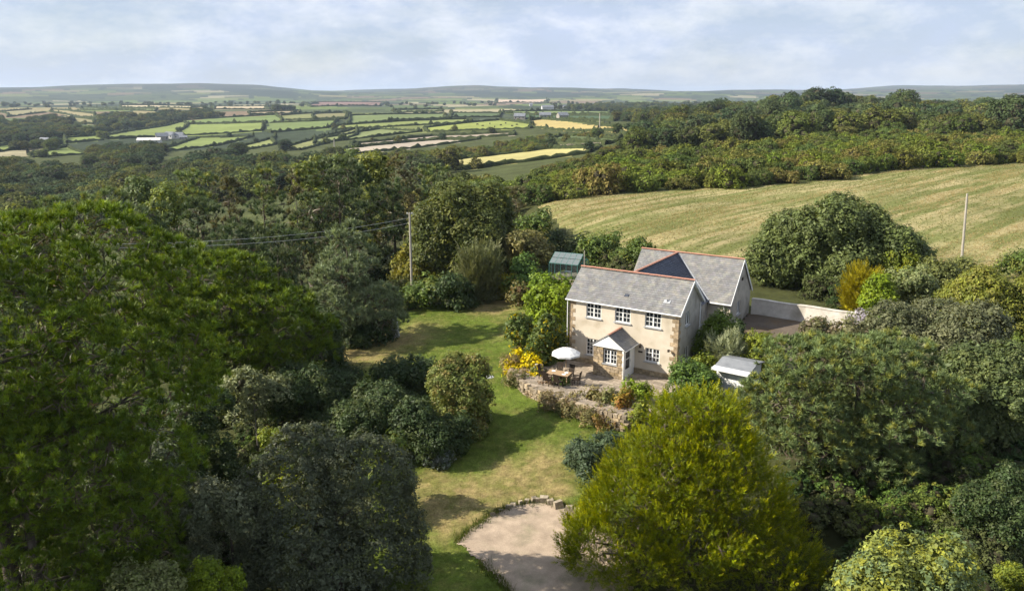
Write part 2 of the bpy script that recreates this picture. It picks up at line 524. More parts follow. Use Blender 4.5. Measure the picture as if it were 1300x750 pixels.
# fields: outline as seen, colour, crop
FIELDS = [
    ([(135, 172), (232, 154), (239, 158), (221, 172), (180, 175), (138, 177)], (0.155, 0.19, 0.045)),
    ([(239, 158), (339, 155.5), (332, 166.5), (242, 172), (225, 172)], (0.16, 0.20, 0.045)),
    ([(232, 153), (350, 146), (358, 154), (240, 157.5)], (0.125, 0.17, 0.045)),
    ([(337, 167), (343, 156.5), (429, 153), (415, 163), (346, 169)], (0.12, 0.16, 0.045)),
    ([(358, 147), (436, 143), (441, 150), (363, 153)], (0.155, 0.165, 0.055)),
    ([(194, 192), (253, 175), (322, 173.5), (277, 185), (208, 193)], (0.15, 0.19, 0.045)),
    ([(294, 189), (350, 174), (350, 184), (311, 191)], (0.17, 0.19, 0.055)),
    ([(360, 188), (400, 176.5), (452, 163), (452, 172), (381, 191)], (0.17, 0.18, 0.06)),
    ([(-20, 187), (38, 182), (45, 187), (-20, 195)], (0.16, 0.20, 0.045)),
    ([(36, 197), (86, 186), (111, 196), (45, 200)], (0.15, 0.19, 0.045)),
    ([(81, 175.5), (128, 172), (131, 178), (86, 182)], (0.16, 0.20, 0.045)),
    ([(66, 139), (121, 145), (125, 151), (66, 143)], (0.25, 0.21, 0.10)),
    ([(93, 149), (121, 153), (118, 158), (95, 157)], (0.20, 0.18, 0.08)),
    ([(152, 134), (249, 135), (242, 138), (156, 137)], (0.40, 0.33, 0.20)),
    ([(104, 136.5), (200, 138.5), (197, 141.6), (107, 140)], (0.12, 0.15, 0.05)),
    ([(270, 135), (346, 134.7), (342.5, 139.5), (273, 139)], (0.36, 0.29, 0.17)),
    ([(315, 143), (380, 141), (380, 144), (318, 146)], (0.27, 0.22, 0.12)),
    ([(400, 145), (440, 143.6), (438, 151.6), (398, 153)], (0.16, 0.15, 0.06)),
    ([(445, 147), (563, 144.5), (568, 150.5), (441, 159)], (0.12, 0.155, 0.05)),
    ([(428, 160), (594, 151.6), (599, 156), (486.5, 162), (424, 165)], (0.17, 0.20, 0.05)),
    ([(538, 163), (635, 153), (673, 157.5), (673, 163.5), (545, 168)], (0.21, 0.24, 0.045)),
    ([(673, 153.5), (687, 152), (781, 161), (803, 169), (798, 174), (760, 166), (687, 163), (673, 161)], (0.36, 0.28, 0.09)),
    ([(428, 190), (538, 178), (610, 177), (455, 195)], (0.30, 0.25, 0.19)),
    ([(445, 183), (549, 173), (653, 168.5), (653, 172), (566, 177), (448, 186)], (0.27, 0.22, 0.165)),
    ([(400, 177), (483, 164), (535, 167.5), (469, 175), (400, 182.5)], (0.14, 0.165, 0.055)),
    ([(549, 207), (594, 201), (698, 189), (762, 187), (746, 195), (642, 209), (580, 217)], (0.36, 0.32, 0.11)),
    ([(653, 145), (784, 147), (781, 154), (659.5, 151.6)], (0.055, 0.095, 0.04)),
    ([(573, 143.6), (635, 143.6), (635, 149), (573, 149.5)], (0.075, 0.11, 0.04)),
    ([(395, 130), (486.5, 130), (483, 135), (395, 136)], (0.17, 0.10, 0.075)),
    ([(639, 142), (774, 142), (774, 145), (639, 144.5)], (0.13, 0.17, 0.05)),
    ([(632, 126.5), (694, 126.5), (694, 131), (632, 131)], (0.42, 0.31, 0.22)),
    ([(500, 140), (560, 139), (562, 142), (500, 143)], (0.15, 0.17, 0.06)),
    ([(0, 142), (40, 139), (58, 143), (10, 149)], (0.20, 0.18, 0.085)),
    ([(690, 178), (720, 172), (790, 178), (770, 184)], (0.075, 0.10, 0.035)),
]
FNAMES = ['long bright pasture behind the valley farm', 'bright pasture right of the valley farm', 'green strip above the bright farm pastures', 'green field right of the farm pastures', 'tan-green field high left of centre', 'bright pasture below the valley farm', 'small straw-green field near the farm', 'sloping straw-green field above the wood', 'bright field at the left edge', 'lowest small bright pasture at left', 'bright field beside the lone house', 'upper tan strip at far left', 'small tan patch in the woods', 'long pale stubble strip at left', 'thin green strip at left', 'pale stubble strip left of centre', 'narrow tan strip above green fields', 'brownish field left of centre', 'broad green field left of centre', 'long yellow-green field in the centre', 'bright green cattle field', 'curved golden field', 'grey-tan ploughed strip', 'thin tan ploughed strip', 'dull green field above ploughed strips', 'pale stubble field beyond the garden trees', 'dark green field above the golden field', 'dark green field left of the village', 'red-brown ploughed strip', 'green strip below the village', 'pale pink strip under the hills', 'small green strip in mid plain', 'tan field on the far left plain', 'green field below the golden field']
STUB = [(680, 263), (700, 257), (760, 248), (880, 241), (1010, 232), (1110, 220), (1170, 213), (1300, 208), (1500, 206), (1500, 350), (1300, 372), (1180, 372), (1060, 345), (960, 345), (830, 330), (760, 312), (715, 290)]
field_polys = []
for k, (pl, c) in enumerate(FIELDS):
    W = []
    for (px, py) in pl:
        h = hit(px, py, 200)
        if h is not None: W.append(h[:2])
    field_polys.append(np.array(W) if len(W) > 2 else None)
    if len(W) > 2:
        lo, hi = np.min(W, 0), np.max(W, 0)
        cand = (FC[:, 0] > lo[0]) & (FC[:, 0] < hi[0]) & (FC[:, 1] > lo[1]) & (FC[:, 1] < hi[1])
        ii = np.nonzero(cand)[0]
        ins = pip(FC[ii, 0], FC[ii, 1], W)
        ii = ii[ins]
        fid[ii] = k + 1
        tint[ii] = (np.array(c) * .88 + np.mean(c) * .12) * 1.12
stub_w = np.array([atY(px, py, Y)[:2] if False else hit(px, py, 60)[:2] for (px, py) in STUB for Y in (0,)])
ii = np.nonzero(pip(FC[:, 0], FC[:, 1], stub_w))[0]
SID = 900
fid[ii] = SID
tint[ii] = (0.150, 0.162, 0.052)


def ground_mat(name, s1, s2, row=None, amp=0.5, rowamp=0.0, dry=None, bump=0.5, bdist=0.1, fine=3.0):
    m, N, L = new_mat(name)
    o = N('ShaderNodeOutputMaterial'); b = N('ShaderNodeBsdfPrincipled'); L(b.outputs[0], o.inputs[0])
    b.inputs['Roughness'].default_value = 0.95; b.inputs['Specular IOR Level'].default_value = 0.08
    t = N('ShaderNodeTexCoord'); a = N('ShaderNodeAttribute'); a.attribute_name = 'tint'
    n1 = N('ShaderNodeTexNoise'); n1.inputs['Scale'].default_value = s1; n1.inputs['Detail'].default_value = 8; n1.inputs['Roughness'].default_value = .65
    n2 = N('ShaderNodeTexNoise'); n2.inputs['Scale'].default_value = s2; n2.inputs['Detail'].default_value = 8; n2.inputs['Roughness'].default_value = .7
    L(t.outputs['Object'], n1.inputs['Vector']); L(t.outputs['Object'], n2.inputs['Vector'])
    m1 = N('ShaderNodeMapRange'); m1.inputs['From Min'].default_value = .3; m1.inputs['From Max'].default_value = .7; m1.inputs['To Min'].default_value = 1 - amp; m1.inputs['To Max'].default_value = 1 + amp
    L(n1.outputs['Fac'], m1.inputs[0])
    m2 = N('ShaderNodeMapRange'); m2.inputs['From Min'].default_value = .3; m2.inputs['From Max'].default_value = .7; m2.inputs['To Min'].default_value = 1 - amp; m2.inputs['To Max'].default_value = 1 + amp
    L(n2.outputs['Fac'], m2.inputs[0])
    mu = N('ShaderNodeMath'); mu.operation = 'MULTIPLY'; L(m1.outputs[0], mu.inputs[0]); L(m2.outputs[0], mu.inputs[1])
    fac = mu.outputs[0]
    cur = a.outputs['Color']
    if row:
        m0 = N('ShaderNodeMapping'); m0.inputs['Rotation'].default_value = (0, 0, -row[0]); L(t.outputs['Object'], m0.inputs[0])
        mp = N('ShaderNodeMapping'); mp.inputs['Scale'].default_value = (row[1] * .09, row[1], row[1])
        L(m0.outputs[0], mp.inputs[0])
        wv = N('ShaderNodeTexNoise'); wv.inputs['Scale'].default_value = 1.0; wv.inputs['Detail'].default_value = 5; wv.inputs['Roughness'].default_value = .6; wv.inputs['Distortion'].default_value = .15
        L(mp.outputs[0], wv.inputs['Vector'])
        n4 = N('ShaderNodeTexNoise'); n4.inputs['Scale'].default_value = .09; n4.inputs['Detail'].default_value = 5
        L(t.outputs['Object'], n4.inputs['Vector'])
        rr = ramp(N, [(0.36, (0.25, .25, .25)), (0.55, (1, 1, 1))]); L(n4.outputs['Fac'], rr.inputs[0])
        wr_ = ramp(N, [(0.44, (0, 0, 0)), (0.57, (1, 1, 1))]); L(wv.outputs['Fac'], wr_.inputs[0])
        wm = N('ShaderNodeMath'); wm.operation = 'MULTIPLY'; L(wr_.outputs[0], wm.inputs[0]); L(rr.outputs[0], wm.inputs[1])
        wn = N('ShaderNodeMath'); wn.operation = 'MULTIPLY'; L(wm.outputs[0], wn.inputs[0]); wn.inputs[1].default_value = rowamp
        mx = N('ShaderNodeMix'); mx.data_type = 'RGBA'; L(wn.outputs[0], mx.inputs[0]); L(cur, mx.inputs[6]); mx.inputs[7].default_value = (*dry, 1)
        cur = mx.outputs[2]
    elif dry:
        n4 = N('ShaderNodeTexNoise'); n4.inputs['Scale'].default_value = s1 * .6; n4.inputs['Detail'].default_value = 7
        L(t.outputs['Object'], n4.inputs['Vector'])
        rr = ramp(N, [(0.5, (0, 0, 0)), (0.72, (1, 1, 1))]); L(n4.outputs['Fac'], rr.inputs[0])
        mx = N('ShaderNodeMix'); mx.data_type = 'RGBA'; L(rr.outputs[0], mx.inputs[0]); L(cur, mx.inputs[6]); mx.inputs[7].default_value = (*dry, 1)
        cur = mx.outputs[2]
    sc_ = N('ShaderNodeVectorMath'); sc_.operation = 'SCALE'; L(cur, sc_.inputs[0]); L(fac, sc_.inputs['Scale'])
    L(sc_.outputs[0], b.inputs['Base Color'])
    nb = N('ShaderNodeTexNoise'); nb.inputs['Scale'].default_value = fine; nb.inputs['Detail'].default_value = 8; nb.inputs['Roughness'].default_value = .7
    L(t.outputs['Object'], nb.inputs['Vector'])
    bu = N('ShaderNodeBump'); bu.inputs['Strength'].default_value = bump; bu.inputs['Distance'].default_value = bdist
    L(nb.outputs['Fac'], bu.inputs['Height']); L(bu.outputs[0], b.inputs['Normal'])
    return m


M_GROUND = ground_mat('ground_cover', 0.05, 0.6, amp=0.35, bump=0.6, bdist=0.3, fine=1.2)
M_FIELD = ground_mat('pasture', 0.012, 0.15, amp=0.18, bump=0.3, bdist=0.2, fine=0.6)
M_CROP = ground_mat('stubble', 0.03, 1.4, row=(R(42), 0.46), amp=0.20, rowamp=0.8, dry=(0.39, 0.32, 0.165), bump=0.9, bdist=0.3, fine=1.6)


def sub_terrain(name, sel, mat, label=None):
    f = TF[sel]
    u, inv = np.unique(f, return_inverse=True)
    me = mesh_np(name, TV[u], [inv.reshape(-1, 4)], smooth=True)
    a = me.attributes.new('tint', 'FLOAT_COLOR', 'FACE')
    c = np.ones((len(f), 4), np.float32); c[:, :3] = tint[sel]
    a.data.foreach_set('color', c.ravel())
    o = link(name, me, mat)
    tag(o, label, None, None, 'structure')
    return o


sub_terrain('ground', fid == 0, M_GROUND, 'rolling ground of rough grass under woods, scrub and far fields')
for k in range(len(FIELDS)):
    if (fid == k + 1).sum() > 0: sub_terrain('field', fid == k + 1, M_FIELD, 'far ' + FNAMES[k])
sub_terrain('stubble_field', fid == SID, M_CROP, 'sloping straw coloured mown field behind the house')


# ------------------------------------------------------------------ garden sheets
def sheet(name, poly, step, lift, mat, label, tintf, rag=0.0, seed=1):
    poly = np.array(poly)
    lo, hi = poly.min(0), poly.max(0)
    xs = np.arange(lo[0], hi[0] + step, step); ys = np.arange(lo[1], hi[1] + step, step)
    X, Y = np.meshgrid(xs, ys, indexing='ij')
    cx = (X[:-1, :-1] + X[1:, 1:]) / 2; cy = (Y[:-1, :-1] + Y[1:, 1:]) / 2
    wob = rag * (np.sin(cx * 3.1 + cy * 1.7) + np.sin(cy * 4.3 - cx * 2.2) + np.sin(cx * 7.9 + cy * 6.1) * .6)
    rj = np.random.default_rng(seed).normal(0, rag * .8, (2,) + cx.shape)
    ins = pip(cx + wob + rj[0], cy + wob * .7 + rj[1], poly)
    id_ = np.arange(X.size).reshape(X.shape)
    q = np.stack([id_[:-1, :-1], id_[1:, :-1], id_[1:, 1:], id_[:-1, 1:]], -1)[ins]
    V = np.stack([X, Y, T(X, Y) + lift], -1).reshape(-1, 3)
    u, inv = np.unique(q, return_inverse=True)
    me = mesh_np(name, V[u], [inv.reshape(-1, 4)], smooth=True, col=tintf(V[u]))
    o = link(name, me, mat)
    tag(o, label, None, None, 'structure')
    return o


LAWN_PX = [(405, 470), (430, 445), (500, 405), (540, 388), (600, 383), (665, 378), (690, 400), (665, 455), (650, 470), (668, 500), (735, 525), (795, 538), (830, 570), (800, 660), (740, 650), (700, 760), (480, 790), (440, 700), (500, 600), (440, 540), (380, 510)]
lawn_w = [hit(px, py)[:2] for px, py in LAWN_PX]
DRY = [(440, 452, 3.2, 1.0), (500, 433, 3.0, .8), (478, 455, 2.2, .7), (625, 392, 2.2, .9), (640, 384, 2, .8), (655, 402, 1.5, .5), (600, 632, 1.8, .9), (555, 650, 1.6, 1.0), (650, 605, 1.7, .75), (690, 590, 1.5, .8), (545, 615, 1.5, .6), (575, 665, 1.3, .8), (700, 620, 1.2, .9), (605, 660, .9, .8), (660, 625, 1.3, .8), (630, 645, 1.1, .7), (700, 575, 1.2, .4), (650, 425, 1.5, .4), (530, 418, 2.0, .45)]
DRYW = [(hit(a, b)[:2], r * 1.15, min(1.0, s * 1.15)) for a, b, r, s in DRY]


def lawn_tint(V):
    d = np.zeros(len(V))
    x, y = V[:, 0], V[:, 1]
    for c, r, s in DRYW:
        wx = x + .35 * np.sin(y * 3.3 + x * 1.7) + .2 * np.sin(y * 7.1); wy = y + .4 * np.sin(x * 2.9) + .2 * np.sin(x * 8.3 + y)
        d = np.maximum(d, s * np.exp(-(((wx - c[0]) ** 2 + (wy - c[1]) ** 2) / r ** 2) ** 1.3))
    rn = np.random.default_rng(3).normal(0, .10, len(V))
    d = np.clip(d + rn * (0.4 + d), 0, 1)[:, None]
    g = np.array((0.094, 0.130, 0.020)) * (1 + .10 * np.sin(x * .9 + y * .5) + .10 * np.sin(y * 1.3 - x * .3))[:, None]
    return g * (1 - d) + np.array((0.29, 0.225, 0.10)) * d


M_LAWN = ground_mat('lawn_grass', 1.6, 7.0, amp=0.36, dry=(0.145, 0.15, 0.038), bump=1.0, bdist=0.08, fine=12)
sheet('lawn', lawn_w, 0.3, 0.06, M_LAWN, 'green lawn with dry straw coloured patches', lawn_tint, rag=0.12)

GRAV_PX = [(580, 690), (600, 672), (625, 655), (650, 643), (690, 637), (720, 645), (760, 665), (800, 700), (800, 790), (640, 790), (645, 750), (610, 715)]
grav_w = [hit(px, py)[:2] for px, py in GRAV_PX]
M_GRAVEL = ground_mat('gravel', 1.3, 22.0, amp=0.22, dry=(0.27, 0.235, 0.155), bump=1.0, bdist=0.05, fine=30)
sheet('gravel_drive', grav_w, 0.07, 0.10, M_GRAVEL, 'pale gravel turning area below the lawn', lambda V: np.tile((0.40, 0.315, 0.235), (len(V), 1)), rag=0.06)

DRV = [(16.8, 59.5), (20.8, 66.6), (29.0, 61.4), (33, 56), (27, 50), (20, 53)]
M_DRIVE = ground_mat('tarmac_drive', 0.5, 12.0, amp=0.2, dry=(0.16, 0.10, 0.035), bump=0.6, bdist=0.03, fine=25)
sheet('driveway', DRV, 0.4, 0.08, M_DRIVE, 'brown tarmac yard beside the house', lambda V: np.tile((0.125, 0.10, 0.078), (len(V), 1)))

# ------------------------------------------------------------------ the house
HA = R(-32.25)
HO = np.array([4.3147, 59.6972, 0.0])
HU = np.array([math.cos(HA), math.sin(HA), 0]); HV = np.array([-math.sin(HA), math.cos(HA), 0])


def hl(p):
    """house frame -> world"""
    return HO + HU * p[0] + HV * p[1] + np.array([0, 0, p[2] if len(p) > 2 else 0])


house = empty('cottage', tuple(HO), HA)
tag(house, 'cream rendered two storey cottage with slate roofs, rear wing and stone porch', 'house')
rn = random.Random(4)


def wall_panel(name, org, ux, n, x0, x1, z0, z1, openings, mat, parent, depth=0.16, gable=None):
    """wall face with real openings: local plane from org along ux (unit), n outward normal"""
    org = np.array(org, float); ux = np.array(ux, float); n = np.array(n, float)
    xs = sorted(set([x0, x1] + [o[0] for o in openings] + [o[1] for o in openings]))
    zs = sorted(set([z0, z1] + [o[2] for o in openings] + [o[3] for o in openings]))
    mb = MB()

    def P(x, z, d=0):
        return org + ux * x - n * d + np.array([0, 0, z])
    for a, b in zip(xs[:-1], xs[1:]):
        for c, d in zip(zs[:-1], zs[1:]):
            mx, mz_ = (a + b) / 2, (c + d) / 2
            if any(o[0] < mx < o[1] and o[2] < mz_ < o[3] for o in openings): continue
            mb.add([P(a, c), P(b, c), P(b, d), P(a, d)], [(0, 1, 2, 3)])
    for o in openings:
        q = [(o[0], o[2]), (o[1], o[2]), (o[1], o[3]), (o[0], o[3])]
        for i in range(4):
            a, b = q[i], q[(i + 1) % 4]
            mb.add([P(*a), P(*a, depth), P(*b, depth), P(*b)], [(0, 1, 2, 3)])
    if gable is not None:
        mb.add([P(x0, z1), P(x1, z1), P((x0 + x1) / 2, gable)], [(0, 1, 2)])
    # back skin gives the wall its thickness
    mb.add([P(x0, z0, .3), P(x1, z0, .3), P(x1, z1, .3), P(x0, z1, .3)], [(3, 2, 1, 0)])
    return mb.build(name, mat, parent)


def window(parent, org, ux, n, x0, x1, z0, z1, cols=(2, 2), rows=3, recess=0.10, name='window', sill=True):
    org = np.array(org, float); ux = np.array(ux, float); n = np.array(n, float); up = np.array([0, 0, 1.0])
    c = org + ux * (x0 + x1) / 2 + up * (z0 + z1) / 2 - n * recess
    rz = math.atan2(ux[1], ux[0])
    e = empty(name, tuple(c), rz, parent)
    w2, h2 = (x1 - x0) / 2, (z1 - z0) / 2
    fr_ = MB(); fw = .065
    fr_.box(-w2, w2, -.04, .04, -h2, -h2 + fw); fr_.box(-w2, w2, -.04, .04, h2 - fw, h2)
    fr_.box(-w2, -w2 + fw, -.038, .038, -h2 + fw, h2 - fw); fr_.box(w2 - fw, w2, -.038, .038, -h2 + fw, h2 - fw)
    nc = len(cols)
    cw = (2 * w2 - 2 * fw) / nc
    for i in range(nc):
        a = -w2 + fw + cw * i; b = a + cw
        if i: fr_.box(a - .05, a + .05, -.044, .044, -h2 + fw, h2 - fw)
        la = a + (.05 if i else 0); lb = b - (.05 if i < nc - 1 else 0)
        for j in range(1, cols[i]):
            x = la + (lb - la) * j / cols[i]; fr_.box(x - .017, x + .017, -.03, .03, -h2 + fw, h2 - fw)
        for j in range(1, rows):
            z = -h2 + fw + (2 * h2 - 2 * fw) * j / rows; fr_.box(la, lb, -.027, .027, z - .017, z + .017)
        g = MB(); g.box(la + .002, lb - .002, -.008, .008, -h2 + fw + .002, h2 - fw - .002)
        g.build('pane', M_GLASS, e)
    fr_.build('frame', M_WHITE, e)
    # no room is built; the panes' dark colour stands in for its shade; the sill is slate
    if sill:
        s = MB(); s.box(-w2 - .08, w2 + .08, -.20, .03, -h2 - .075, -h2 - .003); s.build('sill', M_LEAD, e)
    return e


def gutter(parent, a, b, r=.055):
    mb = MB(); mb.tube([a, b], r, 8); return mb.build('gutter', M_WHITE, parent)


def slates(name, p0, du, dv, nrm, wlen, slen, clip=None, mat=None, parent=None, sw=.27, ex=.21):
    """courses of slates on a slope: p0 lower corner, du along eaves, dv up the slope"""
    p0 = np.array(p0, float); du = np.array(du, float); dv = np.array(dv, float); nrm = np.array(nrm, float)
    mb = MB()
    nrow = int(math.ceil(slen / ex)); ncol = int(math.ceil(wlen / sw)) + 1
    for i in range(nrow):
        off = (i % 2) * .5
        for j in range(-1, ncol):
            a = max(0, (j + off) * sw + .004); b = min(wlen, (j + 1 + off) * sw - .004)
            if b - a < .03: continue
            s0 = i * ex; s1 = min(slen, s0 + ex * 1.15)
            if clip is not None and not clip((a + b) / 2, (s0 + s1) / 2): continue
            t = rn.uniform(.004, .016)
            g = rn.uniform(.88, 1.10); mb.cur = (g * rn.uniform(.97, 1.03), g, g * rn.uniform(.95, 1.05))
            lo = .022 + t
            q = [p0 + du * a + dv * s0 + nrm * lo, p0 + du * b + dv * s0 + nrm * (lo + rn.uniform(-.004, .004)), p0 + du * b + dv * s1 + nrm * .006, p0 + du * a + dv * s1 + nrm * .006,
                 p0 + du * a + dv * s0, p0 + du * b + dv * s0]
            mb.add(q, [(0, 1, 2, 3), (4, 5, 1, 0)])
    o = mb.build(name, mat, parent, col=True)
    o['kind'] = 'stuff'
    return o


def ridge_tiles(parent, a, b, n, r=.14, mat=None):
    a = np.array(a, float); b = np.array(b, float)
    d = (b - a) / n; L_ = np.linalg.norm(d); t = d / L_
    side = np.cross(t, (0, 0, 1)); side /= np.linalg.norm(side); upv = np.cross(side, t)
    mb = MB()
    V = []
    for k, s in ((0, -L_ / 2 + .006), (1, L_ / 2 - .006)):
        for an in (-50, -15, 15, 50):
            V.append(t * s + side * math.sin(R(an)) * r * 1.25 + upv * (math.cos(R(an)) * r - r * .55))
        for an in (50, 15, -15, -50):
            V.append(t * s + side * math.sin(R(an)) * r * 1.1 + upv * (math.cos(R(an)) * r - r * .75))
    F_ = [tuple(range(8))[::-1], tuple(range(8, 16))] + [(i, (i + 1) % 8, 8 + (i + 1) % 8, 8 + i) for i in range(8)]
    mb.add(V, F_)
    me = mb.mesh('ridge_tile'); me.materials.append(mat or M_RIDGE)
    for i in range(n):
        o = bpy.data.objects.new('ridge_tile', me); COL.objects.link(o); o.parent = parent
        o.location = tuple(a + d * (i + .5) + np.array([rn.uniform(-.006, .006), rn.uniform(-.006, .006), rn.uniform(0, .012)]))
        o.rotation_euler = (0, rn.uniform(-.015, .015), rn.uniform(-.015, .015))


X0, X1, Y0, Y1 = .15, 9.13, .15, 4.88
EH, RH = 5.0, 7.04
ux, uy = np.array([1., 0, 0]), np.array([0, 1., 0])
FRONT = [(1.62, 2.90, 3.72, 4.86), (4.05, 5.33, 3.72, 4.86), (6.50, 7.78, 3.72, 4.86), (1.68, 2.86, .66, 2.02), (6.62, 7.78, 1.02, 2.08)]
wall_panel('front_wall', (0, Y0, 0), ux, -uy, X0, X1, -1.0, EH, FRONT, M_RENDER, house)
GAB = [(1.55, 2.45, 3.75, 4.85), (1.75, 2.65, .95, 2.05)]
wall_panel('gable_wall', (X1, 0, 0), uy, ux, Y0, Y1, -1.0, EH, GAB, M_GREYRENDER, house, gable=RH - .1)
wall_panel('gable_wall', (X0, Y0 + Y1, 0), -uy, -ux, Y0, Y1, -1.0, EH, [], M_RENDER, house, gable=RH - .1)
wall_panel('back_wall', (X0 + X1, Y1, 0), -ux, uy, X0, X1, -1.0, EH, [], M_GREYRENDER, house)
for (a, b, c, d) in FRONT: window(house, (0, Y0, 0), ux, -uy, a, b, c, d, rows=4 if d - c > 1.3 else 3)
for (a, b, c, d) in GAB: window(house, (X1, 0, 0), uy, ux, a, b, c, d, cols=(1, 1), rows=1)
# granite quoins on the front corners
for xc, sgn in ((X0, 1), (X1, -1)):
    z = .0; k = 0
    while z < EH - .25:
        h = rn.uniform(.24, .34); wq = (.52 if k % 2 else .30) * rn.uniform(.85, 1.15)
        mb = MB(); a, b = (xc - .012, xc + wq) if sgn > 0 else (xc - wq, xc + .012)
        g = rn.uniform(.8, 1.25); mb.cur = (g * 1.12, g * .98, g * .80)
        dq = .30 if k % 2 else .5
        mb.box(a, b, Y0 - .018, Y0 + (dq if sgn < 0 else .1), z + .012, z + h - .012)
        mb.build('quoin', M_STONE, house, col=True)
        z += h; k += 1
# rough stone plinth
mb = MB(); x = X0 - .05
while x < X1:
    for zz in (-.9, -.55, -.2, .12):
        l = rn.uniform(.3, .6); g = rn.uniform(.8, 1.3); mb.cur = (g * 1.15, g, g * .75)
    l = rn.uniform(.3, .6); z = -.9
    while z < .33:
        hh = rn.uniform(.18, .28); g = rn.uniform(.8, 1.3); mb.cur = (g * 1.12, g, g * .78)
        mb.box(x + .01, min(x + l, X1 + .03) - .01, Y0 - .045 - rn.uniform(0, .03), Y0 - .004, z + .01, min(z + hh, .36) - .01)
        z += hh
    x += l
o = mb.build('plinth_stones', M_STONE, house, col=True); o['kind'] = 'stuff'

# main roof
rp = math.atan2(RH - EH - .05, 2.52)
dvf = np.array([0, math.cos(rp), math.sin(rp)]); nf = np.array([0, -math.sin(rp), math.cos(rp)])
dvb = np.array([0, -math.cos(rp), math.sin(rp)]); nb_ = np.array([0, math.sin(rp), math.cos(rp)])
SL = 2.52 / math.cos(rp)
roof = MB()
ov = .06
ea = EH + .05
roof.add([(-ov, 0, ea), (9.28 + ov, 0, ea), (9.28 + ov, 2.52, RH), (-ov, 2.52, RH), (-ov, 0, ea - .12), (9.28 + ov, 0, ea - .12), (9.28 + ov, 2.52, RH - .12), (-ov, 2.52, RH - .12)],
         [(0, 1, 2, 3), (7, 6, 5, 4), (0, 4, 5, 1), (1, 5, 6, 2), (3, 7, 4, 0)])
roof.add([(-ov, 5.04, ea), (9.28 + ov, 5.04, ea), (9.28 + ov, 2.52, RH), (-ov, 2.52, RH), (-ov, 5.04, ea - .12), (9.28 + ov, 5.04, ea - .12), (9.28 + ov, 2.52, RH - .12), (-ov, 2.52, RH - .12)],
         [(3, 2, 1, 0), (4, 5, 6, 7), (1, 5, 4, 0), (2, 6, 5, 1), (0, 4, 7, 3)])
ro = roof.build('main_roof', M_WHITE, house)
slates('slates', np.array([-.08, -.05, ea - .035]) + nf * .012, ux, dvf, nf, 9.44, SL + .05, None, M_SLATE, ro)
slates('slates', np.array([-.08, 5.09, ea - .035]) + nb_ * .012, ux, dvb, nb_, 9.44, SL + .05, None, M_SLATE, ro)
ridge_tiles(ro, (-.1, 2.52, RH + .09), (9.38, 2.52, RH + .09), 21)
gutter(house, (-.1, -.10, ea - .10), (9.38, -.10, ea - .10))
# white verge boards on the right gable
for sgn in (1, -1):
    v = MB(); a = np.array([9.36, 2.52 - sgn * 2.60, ea - .12]); b = np.array([9.36, 2.52, RH - .03]); d = b - a; Ld = np.linalg.norm(d); d /= Ld
    v.obox((a + b) / 2, (d, (1, 0, 0), np.cross(d, (1, 0, 0))), Ld / 2, .018, .09); v.build('verge_board', M_WHITE, house)
mb = MB(); mb.tube([(.05, .02, ea - .12), (.05, .05, -.6)], .04, 8); mb.build('downpipe', M_WHITE, house)
mb = MB(); mb.tube([(X1 + .07, 4.6, ea - .12), (X1 + .07, 4.6, 0)], .04, 8); mb.build('downpipe', M_WHITE, house)
# roof vents
q = np.array([7.95, 0, ea]) + dvf * .95
mb = MB(); mb.obox(q + nf * .05, (ux, dvf, nf), .26, .16, .02); mb.tube([q + nf * .05, q + nf * .05 + np.array([0, 0, .22])], .055, 8)
mb.build('vent_pipe', M_LEAD, house)
q = np.array([4.7, 0, ea]) + dvf * 1.0
mb = MB(); mb.obox(q + nf * .05, (ux, dvf, nf), .16, .12, .03); mb.build('vent_tile', M_DARK_SHADE_SLATE, house, col=True)
# wall lamp and name plate right of the porch
mb = MB(); mb.box(6.18, 6.30, Y0 - .16, Y0 - .002, 2.02, 2.26); mb.tube([(6.24, Y0 - .08, 2.26), (6.24, Y0 - .08, 2.36)], [.09, .02], 8); mb.build('wall_lamp', M_DARKWOOD, house)
mb = MB(); mb.box(6.08, 6.42, Y0 - .03, Y0 - .002, 1.62, 1.74); mb.build('name_plate', M_DARKWOOD, house)
mb = MB(); mb.tube([(8.55, Y0 - .02, 2.2), (8.55, Y0 - .22, 2.25)], .03, 6); mb.box(8.48, 8.62, Y0 - .30, Y0 - .18, 2.12, 2.3); mb.build('wall_lamp', M_DARKWOOD, house)

# ---- link block and rear wing
WX0, WX1, WY0, WY1, WE, WR, WG = 1.2, 10.2, 8.95, 14.9, 4.0, 7.12, 0.9
WW = [(1.9 + WY0, 2.75 + WY0, 2.55, 3.72)]
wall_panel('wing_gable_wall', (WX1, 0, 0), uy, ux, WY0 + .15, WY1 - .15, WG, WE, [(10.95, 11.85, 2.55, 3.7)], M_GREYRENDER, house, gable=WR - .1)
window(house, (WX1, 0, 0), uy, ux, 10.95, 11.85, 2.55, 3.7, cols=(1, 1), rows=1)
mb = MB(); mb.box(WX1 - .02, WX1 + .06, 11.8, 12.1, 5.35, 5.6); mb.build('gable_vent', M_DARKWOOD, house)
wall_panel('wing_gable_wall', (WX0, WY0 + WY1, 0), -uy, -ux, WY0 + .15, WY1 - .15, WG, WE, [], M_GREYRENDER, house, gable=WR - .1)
wall_panel('wing_wall', (0, WY0 + .15, 0), ux, -uy, WX0, WX1, WG, WE, [], M_RENDER, house)
wall_panel('wing_wall', (WX0 + WX1, WY1 - .15, 0), -ux, uy, WX0, WX1, WG, WE, [], M_RENDER, house)
LX0, LX1, LXR = .4, 8.4, 4.4
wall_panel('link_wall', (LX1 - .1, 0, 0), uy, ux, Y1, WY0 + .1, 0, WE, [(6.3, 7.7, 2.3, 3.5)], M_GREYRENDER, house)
window(house, (LX1 - .1, 0, 0), uy, ux, 6.3, 7.7, 2.3, 3.5, cols=(2, 2), rows=3)
